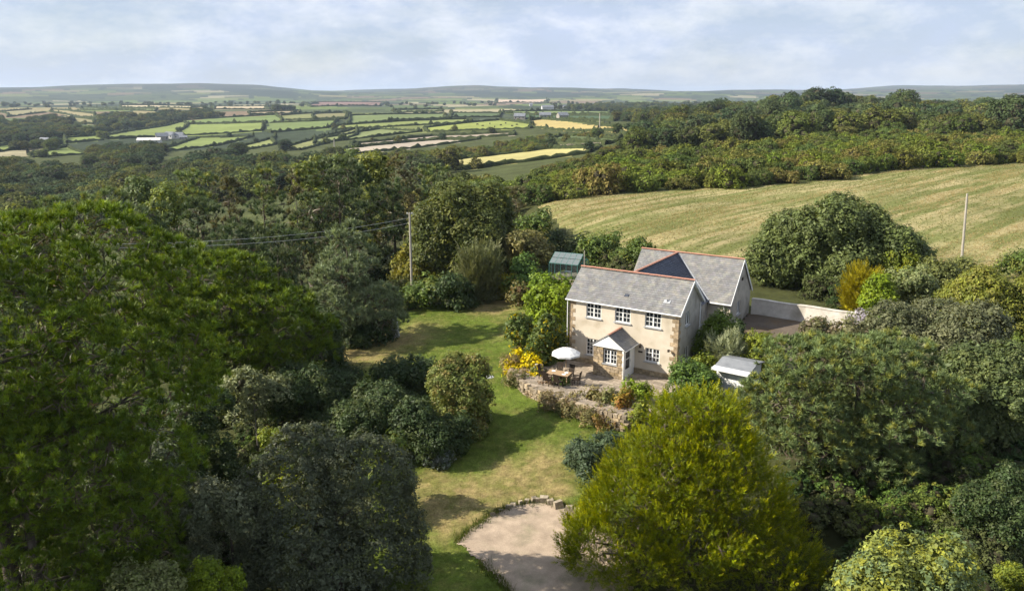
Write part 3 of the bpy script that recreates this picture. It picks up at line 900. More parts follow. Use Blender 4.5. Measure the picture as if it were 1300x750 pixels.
wall_panel('link_wall', (LX0 + .1, Y1 + WY0, 0), -uy, -ux, Y1, WY0 + .1, 0, WE, [], M_RENDER, house)
wp = math.atan2(WR - WE, (WY1 - WY0) / 2); YM = (WY0 + WY1) / 2
wdf = np.array([0, math.cos(wp), math.sin(wp)]); wnf = np.array([0, -math.sin(wp), math.cos(wp)])
wdb = np.array([0, -math.cos(wp), math.sin(wp)]); wnb = np.array([0, math.sin(wp), math.cos(wp)])
WSL = (WR - WE) / math.sin(wp)
lp = math.atan2(WR - .06 - WE, LX1 - LXR)
wr = MB()
wr.add([(WX0 - .1, WY0 - .1, WE - .1), (WX1 + .1, WY0 - .1, WE - .1), (WX1 + .1, YM, WR), (WX0 - .1, YM, WR), (WX1 + .1, WY1 + .1, WE - .1), (WX0 - .1, WY1 + .1, WE - .1)],
       [(0, 1, 2, 3), (3, 2, 4, 5)])
wro = wr.build('wing_roof', M_LEAD, house)


def wclip(x, s):
    """wing front slope: leave out what the link roof covers"""
    px_ = WX0 - .1 + x; z = WE - .1 + s * math.sin(wp)
    zl = (WR - .06) - abs(px_ - LXR) * math.tan(lp)
    return z > zl - .05


slates('slates', np.array([WX0 - .1, WY0 - .1, WE - .1]) + wnf * .015, ux, wdf, wnf, WX1 - WX0 + .2, WSL + .14, wclip, M_SLATE, wro)
slates('slates', np.array([WX0 - .1, WY1 + .1, WE - .1]) + wnb * .015, ux, wdb, wnb, WX1 - WX0 + .2, WSL + .14, None, M_SLATE, wro)
ridge_tiles(wro, (WX0 - .12, YM, WR + .06), (WX1 + .12, YM, WR + .06), 20)
lr = MB()
ZL = WR - .06
lr.add([(LX1 + .05, 2.6, WE - .03), (LX1 + .05, WY0 + .4, WE - .03), (LXR, YM, ZL), (LXR, 2.6, ZL), (LX0 - .05, WY0 + .4, WE - .03), (LX0 - .05, 2.6, WE - .03)],
       [(0, 1, 2, 3), (3, 2, 4, 5)])
lro = lr.build('link_roof', M_LEAD, house)
ldr = np.array([-math.cos(lp), 0, math.sin(lp)]); lnr = np.array([math.sin(lp), 0, math.cos(lp)])
ldl = np.array([math.cos(lp), 0, math.sin(lp)]); lnl = np.array([-math.sin(lp), 0, math.cos(lp)])
LSL = (ZL - WE + .03) / math.sin(lp)


def lclip(y, s):
    z = WE - .03 + s * math.sin(lp); yy = 2.6 + y
    if yy > WY0 - .1:
        zw = WE - .1 + (yy - WY0 + .1) * math.tan(wp)
        return z > zw - .06
    if yy < 5.05:
        zm = RH - (yy - 2.52) / 2.52 * (RH - ea)
        return z > zm - .05
    return True


slates('slates', np.array([LX1 + .05, 2.6, WE - .03]) + lnr * .015, uy, ldr, lnr, YM - 2.6, LSL, lclip, M_DARK_SHADE_SLATE, lro)  # right slope carries its shade in the slate colour
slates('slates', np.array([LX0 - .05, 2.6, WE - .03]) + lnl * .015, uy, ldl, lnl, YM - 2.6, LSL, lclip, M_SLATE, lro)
ridge_tiles(lro, (LXR, 2.7, ZL + .06), (LXR, YM - .1, ZL + .06), 19)
# pale valley strip between link and wing
mb = MB(); a = np.array([LX1, WY0 - .06, WE + .05]); b = np.array([LXR + .1, YM - .05, ZL + .03]); d = b - a; Ld = np.linalg.norm(d); d /= Ld
nn = (wnf + lnr); nn /= np.linalg.norm(nn); ss = np.cross(d, nn)
mb.obox((a + b) / 2 + nn * .03, (d, ss, nn), Ld / 2, .07, .012); mb.build('valley_flashing', M_LEAD, house)
gutter(house, (LX1 + .1, WY0 - .16, WE - .12), (WX1 + .15, WY0 - .16, WE - .12))
for sgn in (1, -1):
    v = MB(); a = np.array([WX1 + .12, YM - sgn * 3.05, WE - .15]); b = np.array([WX1 + .12, YM, WR - .05]); d = b - a; Ld = np.linalg.norm(d); d /= Ld
    v.obox((a + b) / 2, (d, (1, 0, 0), np.cross(d, (1, 0, 0))), Ld / 2, .018, .09); v.build('verge_board', M_WHITE, house)
mb = MB(); mb.tube([(WX1 - .5, WY0 - .12, WE - .15), (WX1 - .5, WY0 + .06, WE - .5), (WX1 - .5, WY0 + .06, .8)], .04, 8); mb.build('downpipe', M_WHITE, house)

# ---- porch
PX0, PX1, PY, PE, PR = 3.42, 5.82, -2.0, 2.33, 3.26
PXM = (PX0 + PX1) / 2
porch = empty('porch', (0, 0, 0), 0, house)
wall_panel('porch_core', (0, PY + .05, 0), ux, -uy, PX0 + .03, PX1 - .03, -.4, PE, [(4.2, 5.28, 1.05, 2.12)], M_MORTAR, porch)
wall_panel('porch_core', (PX1 - .03, 0, 0), uy, ux, PY + .05, Y0, -.4, PE, [(-1.55, -.55, .12, 2.18)], M_WHITE, porch)
wall_panel('porch_core', (PX0 + .03, Y0 + PY + .05, 0), -uy, -ux, PY + .05, Y0, -.4, PE, [], M_MORTAR, porch)
st = MB()
z = -.35
while z < PE - .05:
    h = rn.uniform(.14, .24); x = PX0 - .02
    while x < PX1 - .02:
        l = rn.uniform(.2, .46); xe = min(x + l, PX1 + .02)
        if not (xe > 4.2 and x < 5.28 and z + h > 1.05 and z < 2.12) or True:
            segs = [(x, xe)]
            if z + h > 1.04 and z < 2.13:
                segs = []
                if x < 4.18: segs.append((x, min(xe, 4.19)))
                if xe > 5.30: segs.append((max(x, 5.29), xe))
            for a, b in segs:
                if b - a < .05: continue
                g = rn.uniform(.65, 1.3); t = rn.random(); st.cur = (g * (1.08 + .1 * t), g * (1.0 + .02 * t), g * (.92 - .2 * t))
                st.box(a + .012, b - .012, PY - .02 - rn.uniform(0, .035), PY + .046, z + .01, min(z + h, PE) - .01)
        x = xe
    z += h
o = st.build('porch_stones', M_STONE, porch, col=True); o['kind'] = 'stuff'
st = MB(); z = -.35
while z < PE - .05:
    h = rn.uniform(.14, .24); y = PY
    while y < Y0 - .02:
        l = rn.uniform(.2, .46); ye = min(y + l, Y0)
        g = rn.uniform(.65, 1.3); st.cur = (g * 1.12, g, g * .82)
        st.box(PX0 - .03 - rn.uniform(0, .03), PX0 + .026, y + .012, ye - .012, z + .01, min(z + h, PE) - .01)
        y = ye
    z += h
o = st.build('porch_stones', M_STONE, porch, col=True); o['kind'] = 'stuff'
window(house, (0, PY + .05, 0), ux, -uy, 4.2, 5.28, 1.05, 2.12, cols=(2, 2), rows=3)
# glazed white door in the side of the porch
door = empty('porch_door', (PX1 - .09, -1.05, 1.15), R(90), house)
mb = MB(); mb.box(-.5, .5, -.03, .03, -1.03, -.55); mb.box(-.5, -.38, -.03, .03, -.55, 1.03); mb.box(.38, .5, -.03, .03, -.55, 1.03); mb.box(-.38, .38, -.03, .03, .93, 1.03); mb.box(-.38, .38, -.028, .028, .2, .27); mb.build('door_frame', M_WHITE, door)
mb = MB(); mb.box(-.38, .38, -.01, .01, -.55, .2); mb.build('pane', M_GLASS, door)
mb = MB(); mb.box(-.38, .38, -.01, .01, .27, .93); mb.build('pane', M_GLASS, door)
mb = MB(); mb.tube([(.44, -.06, -.1), (.44, -.06, .08)], .015, 6); mb.build('handle', M_LEAD, door)
mb = MB(); mb.box(PX1 - .08, PX1 + .01, PY - .035, PY + .06, -.3, PE); mb.build('corner_post', M_WHITE, porch)
mb = MB(); mb.add([(PX0 - .2, PY - .12, PE - .02), (PX1 + .2, PY - .12, PE - .02), (PXM, PY - .12, PR - .03), (PX0 - .2, PY - .06, PE - .02), (PX1 + .2, PY - .06, PE - .02), (PXM, PY - .06, PR - .03)],
                  [(0, 1, 2), (5, 4, 3), (0, 3, 4, 1), (1, 4, 5, 2), (2, 5, 3, 0)]); mb.build('white_gable_board', M_WHITE, porch)
pp = math.atan2(PR - PE, 1.42); PSL = 1.42 / math.cos(pp) + .03
pr_ = MB(); pr_.add([(PX0 - .22, PY - .16, PE - .03), (PXM, PY - .16, PR - .01), (PXM, Y0 + .01, PR - .01), (PX0 - .22, Y0 + .01, PE - .03), (PX1 + .22, PY - .16, PE - .03), (PX1 + .22, Y0 + .01, PE - .03)], [(0, 1, 2, 3), (1, 4, 5, 2)])
pr_.build('porch_roof', M_LEAD, porch)
pd = np.array([-math.cos(pp), 0, math.sin(pp)]); pn = np.array([math.sin(pp), 0, math.cos(pp)])
slates('porch_slates', np.array([PX1 + .24, PY - .17, PE - .045]) + pn * .015, uy, pd, pn, Y0 - PY + .16, PSL, None, M_SLATE, porch, sw=.2, ex=.15)
pd = np.array([math.cos(pp), 0, math.sin(pp)]); pn = np.array([-math.sin(pp), 0, math.cos(pp)])
slates('porch_slates', np.array([PX0 - .24, PY - .17, PE - .045]) + pn * .015, uy, pd, pn, Y0 - PY + .16, PSL, None, M_SLATE, porch, sw=.2, ex=.15)
ridge_tiles(porch, (PXM, PY - .18, PR + .06), (PXM, Y0, PR + .06), 5, r=.11)
gutter(porch, (PX1 + .26, PY - .14, PE - .06), (PX1 + .26, Y0, PE - .06), .035)
mb = MB(); mb.tube([(PX1 + .05, PY - .06, PE - .1), (PX1 + .05, PY - .06, -.2)], .035, 7); mb.build('downpipe', M_WHITE, porch)

# ------------------------------------------------------------------ terrace
TER = [(-2.6, .9), (-3.3, -2.2), (-2.2, -4.6), (.2, -6.3), (3.2, -7.3), (6.2, -7.9), (8.6, -7.9), (10.6, -6.2), (11.2, -3.0), (11.0, .3)]


def inpoly1(x, y, poly): return bool(pip(np.array([x]), np.array([y]), poly)[0])


terrace = empty('terrace', tuple(HO), HA); tag(terrace, None, None, None, 'structure')
mb = MB(); mb.prism([(p[0] * .985 + .05, p[1] * .985) for p in TER], -1.7, -.06); mb.build('terrace_base', M_MORTAR, terrace)
slab_me = []
for k in range(5):
    mb = MB(); w_, h_ = .58, .44
    e = [(rn.uniform(-.012, .012), rn.uniform(-.012, .012)) for _ in range(4)]
    P4 = [(-w_ / 2 + e[0][0], -h_ / 2 + e[0][1]), (w_ / 2 + e[1][0], -h_ / 2 + e[1][1]), (w_ / 2 + e[2][0], h_ / 2 + e[2][1]), (-w_ / 2 + e[3][0], h_ / 2 + e[3][1])]
    mb.prism(P4, -.05, 0); me = mb.mesh('slab')
    m_ = noise_mat('slab_stone', tuple(np.array((0.24, 0.195, 0.15)) * (.8 + .1 * k)), tuple(np.array((0.36, 0.30, 0.235)) * (.8 + .1 * k)), scale=3.2, rough=.9, bump=.4, c3=(0.19, 0.16, 0.11), s3=1.1)
    me.materials.append(m_); slab_me.append(me)
yy = -7.9; row = 0; nsl = 0
while yy < .3:
    xx = -3.4 + (row % 2) * .3
    while xx < 11.4:
        cxm, cym = xx + .3, yy + .23
        ok = inpoly1(cxm, cym, TER) and not (PX0 - .1 < cxm < PX1 + .1 and cym > PY - .1) and not (X0 - .2 < cxm < X1 + .1 and cym > Y0 - .2)
        # keep the ones the view shows: the near half is under shrubs
        if ok:
            o = bpy.data.objects.new('paving_slab', slab_me[rn.randrange(5)]); COL.objects.link(o); o.parent = terrace
            o.location = (cxm, cym, rn.uniform(-.006, .006)); o.rotation_euler = (rn.uniform(-.006, .006), rn.uniform(-.006, .006), rn.choice((0, math.pi)) + rn.uniform(-.01, .01)); nsl += 1
        xx += .6
    yy += .46; row += 1
print('slabs', nsl)

# dry stone retaining wall round the terrace
rwall = empty('retaining_wall', tuple(HO), HA); tag(rwall, 'curved dry stone retaining wall holding up the paved terrace', 'wall')
st = MB()
big = []
for (a, b) in zip(TER[:-1], TER[1:]):
    a = np.array(a); b = np.array(b); d = b - a; Ls = np.linalg.norm(d); d /= Ls; n = np.array([d[1], -d[0]])
    z = -2.0
    while z < -.12:
        h = rn.uniform(.16, .3); s = rn.uniform(-.15, 0)
        while s < Ls:
            l = rn.uniform(.22, .55)
            c = a + d * (s + l / 2) + n * (.10 + rn.uniform(-.04, .07) + (-.12 * z / 1.5 if z < 0 else 0))
            g = rn.uniform(.55, 1.25); t = rn.random(); st.cur = (g * (1.05 + .1 * t), g * (1 + .02 * t), g * (.95 - .15 * t))
            tl = rn.uniform(-.12, .12)
            ax = np.array([d[0], d[1], tl]); ax /= np.linalg.norm(ax); nn = np.array([n[0], n[1], 0]); up_ = np.cross(ax, nn); up_ = up_ if up_[2] > 0 else -up_
            hx, hy, hz = l / 2 - .01, .17, h / 2 - .008
            cc = np.array([c[0], c[1], z + h / 2])
            # chipped stone: box with pulled corners
            Pst = []
            for k in (-1, 1):
                for (i, j) in ((-1, -1), (1, -1), (1, 1), (-1, 1)):
                    Pst.append(cc + ax * hx * i * rn.uniform(.78, 1) + nn * hy * j * rn.uniform(.75, 1.1) + up_ * hz * k * rn.uniform(.78, 1.05))
            st.add(Pst, [(0, 3, 2, 1), (4, 5, 6, 7), (0, 1, 5, 4), (1, 2, 6, 5), (2, 3, 7, 6), (3, 0, 4, 7)])
            s += l
        z += h
o = st.build('wall_stones', M_STONE, rwall, col=True); o['kind'] = 'stuff'

# ------------------------------------------------------------------ garden furniture
def hz(x, y): return tuple(hl((x, y, 0.006)))


TBX, TBY = 2.05, -4.9
tb = empty('garden_table', hz(TBX, TBY), HA + R(8)); tag(tb, 'pale wooden slatted garden table laid beneath the white parasol', 'table')
for k in range(7):
    mb = MB(); y = -.42 + k * .14; mb.box(-.85, .85, y - .06, y + .06, .70, .73); mb.build('slat', M_WOOD, tb)
mb = MB(); mb.box(-.78, .78, -.40, -.36, .60, .698); mb.box(-.78, .78, .36, .40, .60, .698); mb.box(-.78, -.74, -.36, .36, .60, .698); mb.box(.74, .78, -.36, .36, .60, .698); mb.build('apron', M_WOOD, tb)
for sx_ in (-1, 1):
    for sy_ in (-1, 1):
        mb = MB(); mb.box(sx_ * .74 - .035, sx_ * .74 + .035, sy_ * .37 - .035, sy_ * .37 + .035, 0, .6); mb.build('leg', M_WOOD, tb)
for (x, y, l) in ((-.5, .22, 'far end'), (.45, -.2, 'near end'), (.5, .22, 'house side')):
    mb = MB(); mb.tube([(0, 0, 0), (0, 0, .012)], [.13, .16], 12)
    p = hl((0, 0, 0)); c, s = math.cos(HA + R(8)), math.sin(HA + R(8))
    q = np.array(hz(TBX, TBY)) + np.array([c * x - s * y, s * x + c * y, .731])
    o = mb.build('plate', M_WHITE, None, tuple(q)); tag(o, 'white plate on the ' + l + ' of the garden table', 'plate', 'plates on the garden table')


def chair(x, y, rz, label):
    e = empty('garden_chair', hz(x, y), HA + rz); tag(e, label, 'chair', 'chairs around the garden table')
    s = MB(); s.box(-.24, .24, -.24, .24, .40, .45); s.build('seat', M_DARKWOOD, e)
    b = MB()
    for k in range(4): b.obox((-.18 + .12 * k, .27 + .03, .72), ((1, 0, 0), (0, .2, .98), (0, -.98, .2)), .05, .27, .012)
    b.obox((0, .345, 1.0), ((1, 0, 0), (0, .2, .98), (0, -.98, .2)), .25, .05, .02); b.build('backrest', M_DARKWOOD, e)
    for sx_ in (-1, 1):
        for sy_ in (-1, 1):
            l = MB(); l.box(sx_ * .225 - .025, sx_ * .225 + .025, sy_ * .215 - .025, sy_ * .215 + .025, 0, .40); l.build('leg', M_DARKWOOD, e)
        a = MB(); a.box(sx_ * .255 - .03, sx_ * .255 + .03, -.24, .27, .64, .67); a.box(sx_ * .255 - .02, sx_ * .255 + .02, -.23, -.19, .45, .64); a.build('armrest', M_DARKWOOD, e)


chair(TBX - .55, TBY + .95, R(5), 'dark garden chair behind the table at its far end')
chair(TBX + .35, TBY + 1.0, R(-6), 'dark garden chair behind the table close to the parasol pole')
chair(TBX - .45, TBY - .95, R(185), 'dark garden chair on the lawn side of the table, far end')
chair(TBX + .45, TBY - .90, R(172), 'dark garden chair on the lawn side of the table, porch end')
chair(TBX + 1.35, TBY + .15, R(-82), 'dark garden chair at the porch end of the table')
chair(TBX - 1.4, TBY + .1, R(95), 'dark garden chair at the flower bush end of the table')

pa = empty('parasol', hz(TBX - .15, TBY + 1.35), HA); tag(pa, 'white canvas parasol open beside the garden table', 'parasol')
mb = MB(); mb.tube([(0, 0, .05), (0, 0, 2.32)], .025, 8); mb.build('pole', M_WOOD, pa)
mb = MB(); mb.tube([(0, 0, 0), (0, 0, .08)], [.26, .22], 12); mb.build('base', M_MORTAR, pa)
cn = MB(); nseg = 8; V = [(0, 0, 2.26)]
for ring, (r, z) in enumerate(((.42, 2.16), (.80, 2.00), (1.10, 1.82), (1.11, 1.70))):
    for k in range(nseg * 2):
        an = math.pi * k / nseg; rr = r * (1 if k % 2 == 0 else .945)
        V.append((rr * math.cos(an), rr * math.sin(an), z - (.0 if k % 2 == 0 else -.03)))
Fp = [(0, 1 + k, 1 + (k + 1) % 16) for k in range(16)]
for ring in range(3):
    for k in range(16): Fp.append((1 + ring * 16 + k, 1 + (ring + 1) * 16 + k, 1 + (ring + 1) * 16 + (k + 1) % 16, 1 + ring * 16 + (k + 1) % 16))
cn.add(V, Fp); cn.build('canopy', M_CANVAS, pa)
for k in range(8):
    an = math.pi * 2 * k / 8; mb = MB(); mb.tube([(.03 * math.cos(an), .03 * math.sin(an), 2.22), (.78 * math.cos(an), .78 * math.sin(an), 1.97), (1.07 * math.cos(an), 1.07 * math.sin(an), 1.80)], .012, 5); mb.build('rib', M_WOOD, pa)

e = empty('garden_bench', hz(-.45, -3.6), HA + R(50)); tag(e, 'small grey curved stone seat by the yellow flowering bush', 'seat')
mb = MB(); mb.tube([(-.35, 0, .38), (-.18, .03, .44), (.18, .03, .44), (.35, 0, .38)], [.12, .15, .15, .12], 8); mb.build('seat_slab', M_LEAD, e)
mb = MB(); mb.box(-.28, -.14, -.12, .12, 0, .36); mb.build('leg', M_LEAD, e)
mb = MB(); mb.box(.14, .28, -.12, .12, 0, .36); mb.build('leg', M_LEAD, e)

e = empty('stone_pedestal', hz(7.35, -6.1), HA); tag(e, 'short pale stone pedestal at the edge of the terrace', 'pedestal')
mb = MB(); mb.box(-.17, .17, -.17, .17, 0, .1); mb.build('foot', M_PAVE, e)
mb = MB(); mb.tube([(0, 0, .1), (0, 0, .2), (0, 0, .5), (0, 0, .62)], [.15, .11, .10, .15], 8); mb.build('shaft', M_PAVE, e)
mb = MB(); mb.box(-.18, .18, -.18, .18, .62, .71); mb.build('cap', M_PAVE, e)

# ------------------------------------------------------------------ yard wall
yw = empty('yard_wall', (20.9, 66.5, 0), 0); tag(yw, 'long weathered whitewashed wall round the yard by the wing', 'wall')
A = np.array([20.9, 66.3]); B = np.array([28.4, 61.3]); n_ = 14
mb = MB(); cpm = MB()
pts = [A + (B - A) * i / n_ + np.array([math.sin(i * 1.3) * .03, math.cos(i * .9) * .03]) for i in range(n_ + 1)]
dn = (B - A) / np.linalg.norm(B - A); nn = np.array([dn[1], -dn[0]])
for i in range(n_):
    p, q = pts[i] - A, pts[i + 1] - A
    p = p + (0.0, .0); z0 = 1.2; zt0 = 3.22 + .02 * math.sin(i); zt1 = 3.22 + .02 * math.sin(i + 1)
    for (tgt, w_, za, zb0, zb1) in ((mb, .13, z0, zt0, zt1), (cpm, .17, None, zt0 + .09, zt1 + .09)):
        a0 = z0 if za is not None else zt0 + .002; a1 = z0 if za is not None else zt1 + .002
        tgt.add([(*(p + nn * w_), a0), (*(q + nn * w_), a1), (*(q - nn * w_), a1), (*(p - nn * w_), a0), (*(p + nn * w_), zb0), (*(q + nn * w_), zb1), (*(q - nn * w_), zb1), (*(p - nn * w_), zb0)],
                [(0, 3, 2, 1), (4, 5, 6, 7), (0, 1, 5, 4), (2, 3, 7, 6)] + ([(3, 0, 4, 7)] if i == 0 else []) + ([(1, 2, 6, 5)] if i == n_ - 1 else []))
yw.location = (A[0], A[1], 0)
mb.build('wall_face', M_WALLWHITE, yw); cpm.build('coping', M_WALLWHITE, yw)

# ------------------------------------------------------------------ shed right of the house
SA = R(-36)
sh = empty('garden_shed', (16.05, 52.6, -.15), SA); tag(sh, 'white boarded shed with low grey roof among the shrubs', 'shed')
mb = MB(); mb.box(-1.1, 1.1, -1.35, 1.35, -.4, 2.2); mb.build('wall', M_WHITE, sh)
bm_ = MB(); bm_.box(-.084, .084, -.012, .012, -.4, 2.2); bme = bm_.mesh('board'); bme.materials.append(M_WHITE)
for k in range(12):
    o = bpy.data.objects.new('board', bme); COL.objects.link(o); o.parent = sh; o.location = (-1.0 + k * .18, -1.366, 0)
for k in range(15):
    o = bpy.data.objects.new('board', bme); COL.objects.link(o); o.parent = sh; o.location = (-1.116, -1.26 + k * .18, 0); o.rotation_euler = (0, 0, R(90))
mb = MB(); mb.add([(-1.28, -1.5, 2.23), (1.28, -1.5, 2.23), (1.28, 0, 2.52), (-1.28, 0, 2.52), (-1.28, 1.5, 2.23), (1.28, 1.5, 2.23),
                   (-1.28, -1.5, 2.15), (1.28, -1.5, 2.15), (1.28, 0, 2.44), (-1.28, 0, 2.44), (-1.28, 1.5, 2.15), (1.28, 1.5, 2.15)],
                  [(0, 1, 2, 3), (3, 2, 5, 4), (7, 6, 9, 8), (8, 9, 10, 11), (0, 6, 7, 1), (4, 5, 11, 10), (0, 3, 9, 6), (3, 4, 10, 9), (1, 7, 8, 2), (2, 8, 11, 5)]); mb.build('roof', M_SHEDROOF, sh)
mb = MB(); mb.add([(-1.1, -1.35, 2.2), (-1.1, 1.35, 2.2), (-1.1, 0, 2.42)], [(0, 2, 1)]); mb.add([(1.1, -1.35, 2.2), (1.1, 1.35, 2.2), (1.1, 0, 2.42)], [(0, 1, 2)]); mb.build('gable', M_WHITE, sh)
mb = MB(); mb.box(-1.31, 1.31, -1.99, -1.28, 2.10, 2.25); mb.build('fascia', M_WHITE, sh)

# ------------------------------------------------------------------ greenhouse
GHY = 83.0
ga = atY(697, 352, GHY); gb = atY(733, 357, GHY - 1.4)
GZ0 = float(ga[2]); GAz = math.atan2(gb[1] - ga[1], gb[0] - ga[0])
gw = float(np.hypot(*(gb - ga)[:2])); gd = 3.3; ge, gr_ = 1.6, 2.5
gh = empty('greenhouse', (float(ga[0]), float(ga[1]), GZ0), GAz); tag(gh, 'small greenhouse with teal metal frame and pale roof panes', 'greenhouse')
mb = MB(); mb.box(-.05, gw + .05, -.05, gd + .05, -2.5, .02); mb.build('base', M_MORTAR, gh)
mb = MB()
for x in np.linspace(0, gw, 6):
    mb.box(x - .02, x + .02, -.02, .02, .02, ge); mb.box(x - .02, x + .02, gd - .02, gd + .02, .02, ge)
    for y0_, sg in ((0, 1), (gd, -1)):
        a = np.array([x, y0_, ge]); b = np.array([x, gd / 2, gr_]); d = b - a; l = np.linalg.norm(d); d /= l
        mb.obox((a + b) / 2, (d, (1, 0, 0), np.cross(d, (1, 0, 0))), l / 2, .018, .022)
for y in np.linspace(.6, gd - .6, 3):
    zt = ge + (gr_ - ge) * (1 - abs(y - gd / 2) / (gd / 2))
    for x in (0, gw): mb.box(x - .018, x + .018, y - .018, y + .018, .02, zt)
mb.tube([(0, gd / 2, gr_), (gw, gd / 2, gr_)], .04, 6)
for y in (0, gd): mb.tube([(0, y, ge), (gw, y, ge)], .035, 6)
for x in (0, gw): mb.tube([(x, 0, ge), (x, gd, ge)], .03, 6)
mb.build('frame', M_GHFRAME, gh)
xs_ = np.linspace(0, gw, 6)
for i in range(5):
    a, b = xs_[i] + .025, xs_[i + 1] - .025
    for (y0_, sg) in ((0, 1), (gd, -1)):
        for lv in range(2):
            s0, s1 = lv * .5 + .02, lv * .5 + .48
            def Q(x, s): return (x, y0_ + sg * s * gd / 2, ge + s * (gr_ - ge) + .03)
            q = MB(); q.add([Q(a, s0), Q(b, s0), Q(b, s1), Q(a, s1)], [(0, 1, 2, 3)]); q.build('roof_pane', M_CLEAR, gh)
        q = MB(); q.add([(a, y0_, .1), (b, y0_, .1), (b, y0_, ge - .05), (a, y0_, ge - .05)], [(0, 1, 2, 3)]); q.build('side_pane', M_SIDEGLASS, gh)
e = empty('potting_table', (float(ga[0]), float(ga[1]), GZ0), GAz); tag(e, 'pale round-topped potting table standing in the greenhouse', 'table')
mb = MB(); mb.box(gw * .45, gw * .45 + .7, .7, 1.2, .62, .66); mb.build('table_top', M_WHITE, e)
for x in (.05, .65):
    for y in (.75, 1.15): mb = MB(); mb.box(gw * .45 + x - .02, gw * .45 + x + .02, y - .02, y + .02, .025, .62); mb.build('leg', M_LEAD, e)

# ------------------------------------------------------------------ poles and wires
def pole(name, label, top, base, Y, r=.13, arm=True, cat='pole', wires=None):
    t = atY(*top, Y); b = atY(*base, Y); zg = Tz(b[0], Y)
    e = empty(name, (float(b[0]), Y, zg - .3), 0); tag(e, label, cat)
    off = np.array([t[0] - b[0], 0, t[2] - zg + .3])
    mb = MB(); mb.tube([(0, 0, 0), tuple(off * .5), tuple(off)], [r, r * .9, r * .75], 10); mb.build('shaft', M_POLE, e)
    if arm:
        mb = MB(); mb.tube([tuple(off * .985 + np.array([-.32, 0, 0])), tuple(off * .985 + np.array([.32, 0, 0]))], .045, 6); mb.build('crossarm', M_POLE, e)
        for s in (-.26, .26):
            mb = MB(); p = off * .985 + np.array([s, 0, .04]); mb.tube([tuple(p), tuple(p + np.array([0, 0, .14]))], [.05, .03], 8); mb.build('insulator', M_WHITE, e)
    return t


tp = pole('utility_pole', 'slim pale utility pole at the back of the lawn carrying two wires', (520, 270), (523, 372), 84, r=.14, arm=True)
pole('utility_pole', 'leaning grey wooden utility pole standing in the stubble field', (1228, 246), (1221, 331), 90, r=.15, arm=False)
for (x0, y0_, x1, y1_) in ((518, 277, 300, 304), (520, 283, 318, 309)):
    a = atY(x0, y0_, 84); b = atY(x1, y1_, 62); d = b - a
    P_ = [a + d * t + np.array([0, 0, -.55 * 4 * t * (1 - t) * .5]) for t in np.linspace(0, 1.5, 18)]
    mb = MB(); mb.tube([tuple(p) for p in P_], .013, 5); o = mb.build('overhead_wire', M_WIRE)
    tag(o, 'upper pale overhead wire running from the lawn pole into the pines' if y0_ == 277 else 'lower pale overhead wire running from the lawn pole into the pines', 'wire')
e = pole('aerial_post', 'thin pale upright post behind the main roof ridge', (742, 318), (742, 345), 70, r=.045, arm=False, cat='post')
e = pole('utility_pole', 'far thin pylon pole beyond the golden field', (761.5, 144), (761, 174), 620, r=.5, arm=True)
e = pole('utility_pole', 'far small pole by the grey ploughed strip', (424, 177), (425, 195), 640, r=.45, arm=True)

# standing stone on the lawn
p = hit(502, 428); e = MB()
V = []
for (z, w_, d_) in ((-.3, .48, .34), (.5, .46, .33), (1.3, .40, .28), (1.95, .30, .22), (2.2, .12, .1)):
    for k in range(8):
        an = 2 * math.pi * k / 8; V.append((w_ * math.cos(an) * rn.uniform(.86, 1.08) - .05 * z, d_ * math.sin(an) * rn.uniform(.86, 1.08), z))
Fs = [(i * 8 + k, i * 8 + (k + 1) % 8, (i + 1) * 8 + (k + 1) % 8, (i + 1) * 8 + k) for i in range(4) for k in range(8)] + [tuple(range(32, 40))]
e.add(V, Fs); o = e.build('standing_stone', M_LEAD, None, tuple(p)); tag(o, 'tall grey standing stone at the shady edge of the lawn', 'stone')

# stone edging round the top of the gravel
se = empty('stone_edging', tuple(hit(690, 640)), 0); tag(se, 'row of rough upright stones edging the gravel', 'edging')
base = np.array(se.location)
EDG = [(625, 655, .22), (636, 650, .2), (645, 646, .26), (652, 644, .3), (661, 641, .25), (668, 639, .3), (677, 638, .34), (684, 638, .3), (691, 638, .42), (699, 641, .38), (709, 645, .46), (722, 648, .34), (733, 651, .3), (744, 655, .26)]
for (px, py, s) in EDG:
    p = hit(px, py); mb = MB(); g = rn.uniform(.8, 1.45); mb.cur = (g, g * .97, g * .9)
    hx, hy, hz_ = s * rn.uniform(.5, .75), s * .42, s * rn.uniform(.7, 1.0)
    P8 = []
    for k in (-1, 1):
        for (i, j) in ((-1, -1), (1, -1), (1, 1), (-1, 1)):
            q_ = rn.uniform(.65, 1.0) if k > 0 else 1.0
            P8.append((i * hx * q_, j * hy * q_, k * hz_ * rn.uniform(.8, 1.1)))
    mb.add(P8, [(0, 3, 2, 1), (4, 5, 6, 7), (0, 1, 5, 4), (1, 2, 6, 5), (2, 3, 7, 6), (3, 0, 4, 7)])
    o = mb.build('stone', M_STONE, se, col=True); o.location = tuple(p - base + np.array([0, 0, .05])); o.rotation_euler = (rn.uniform(-.2, .2), rn.uniform(-.2, .2), rn.uniform(-.5, .5))

# flat stones on the grass
for (px, py, lab) in ((622, 479, 'flat pale stone lying on the lawn beside the camellia'), (530, 514, 'flat grey stone in the gap between the dark shrubs')):
    p = hit(px, py); mb = MB(); mb.tube([(0, 0, -.05), (0, 0, .08), (0, 0, .1)], [.42, .38, .2], 7); o = mb.build('flat_stone', M_LEAD, None, tuple(p)); tag(o, lab, 'stone')

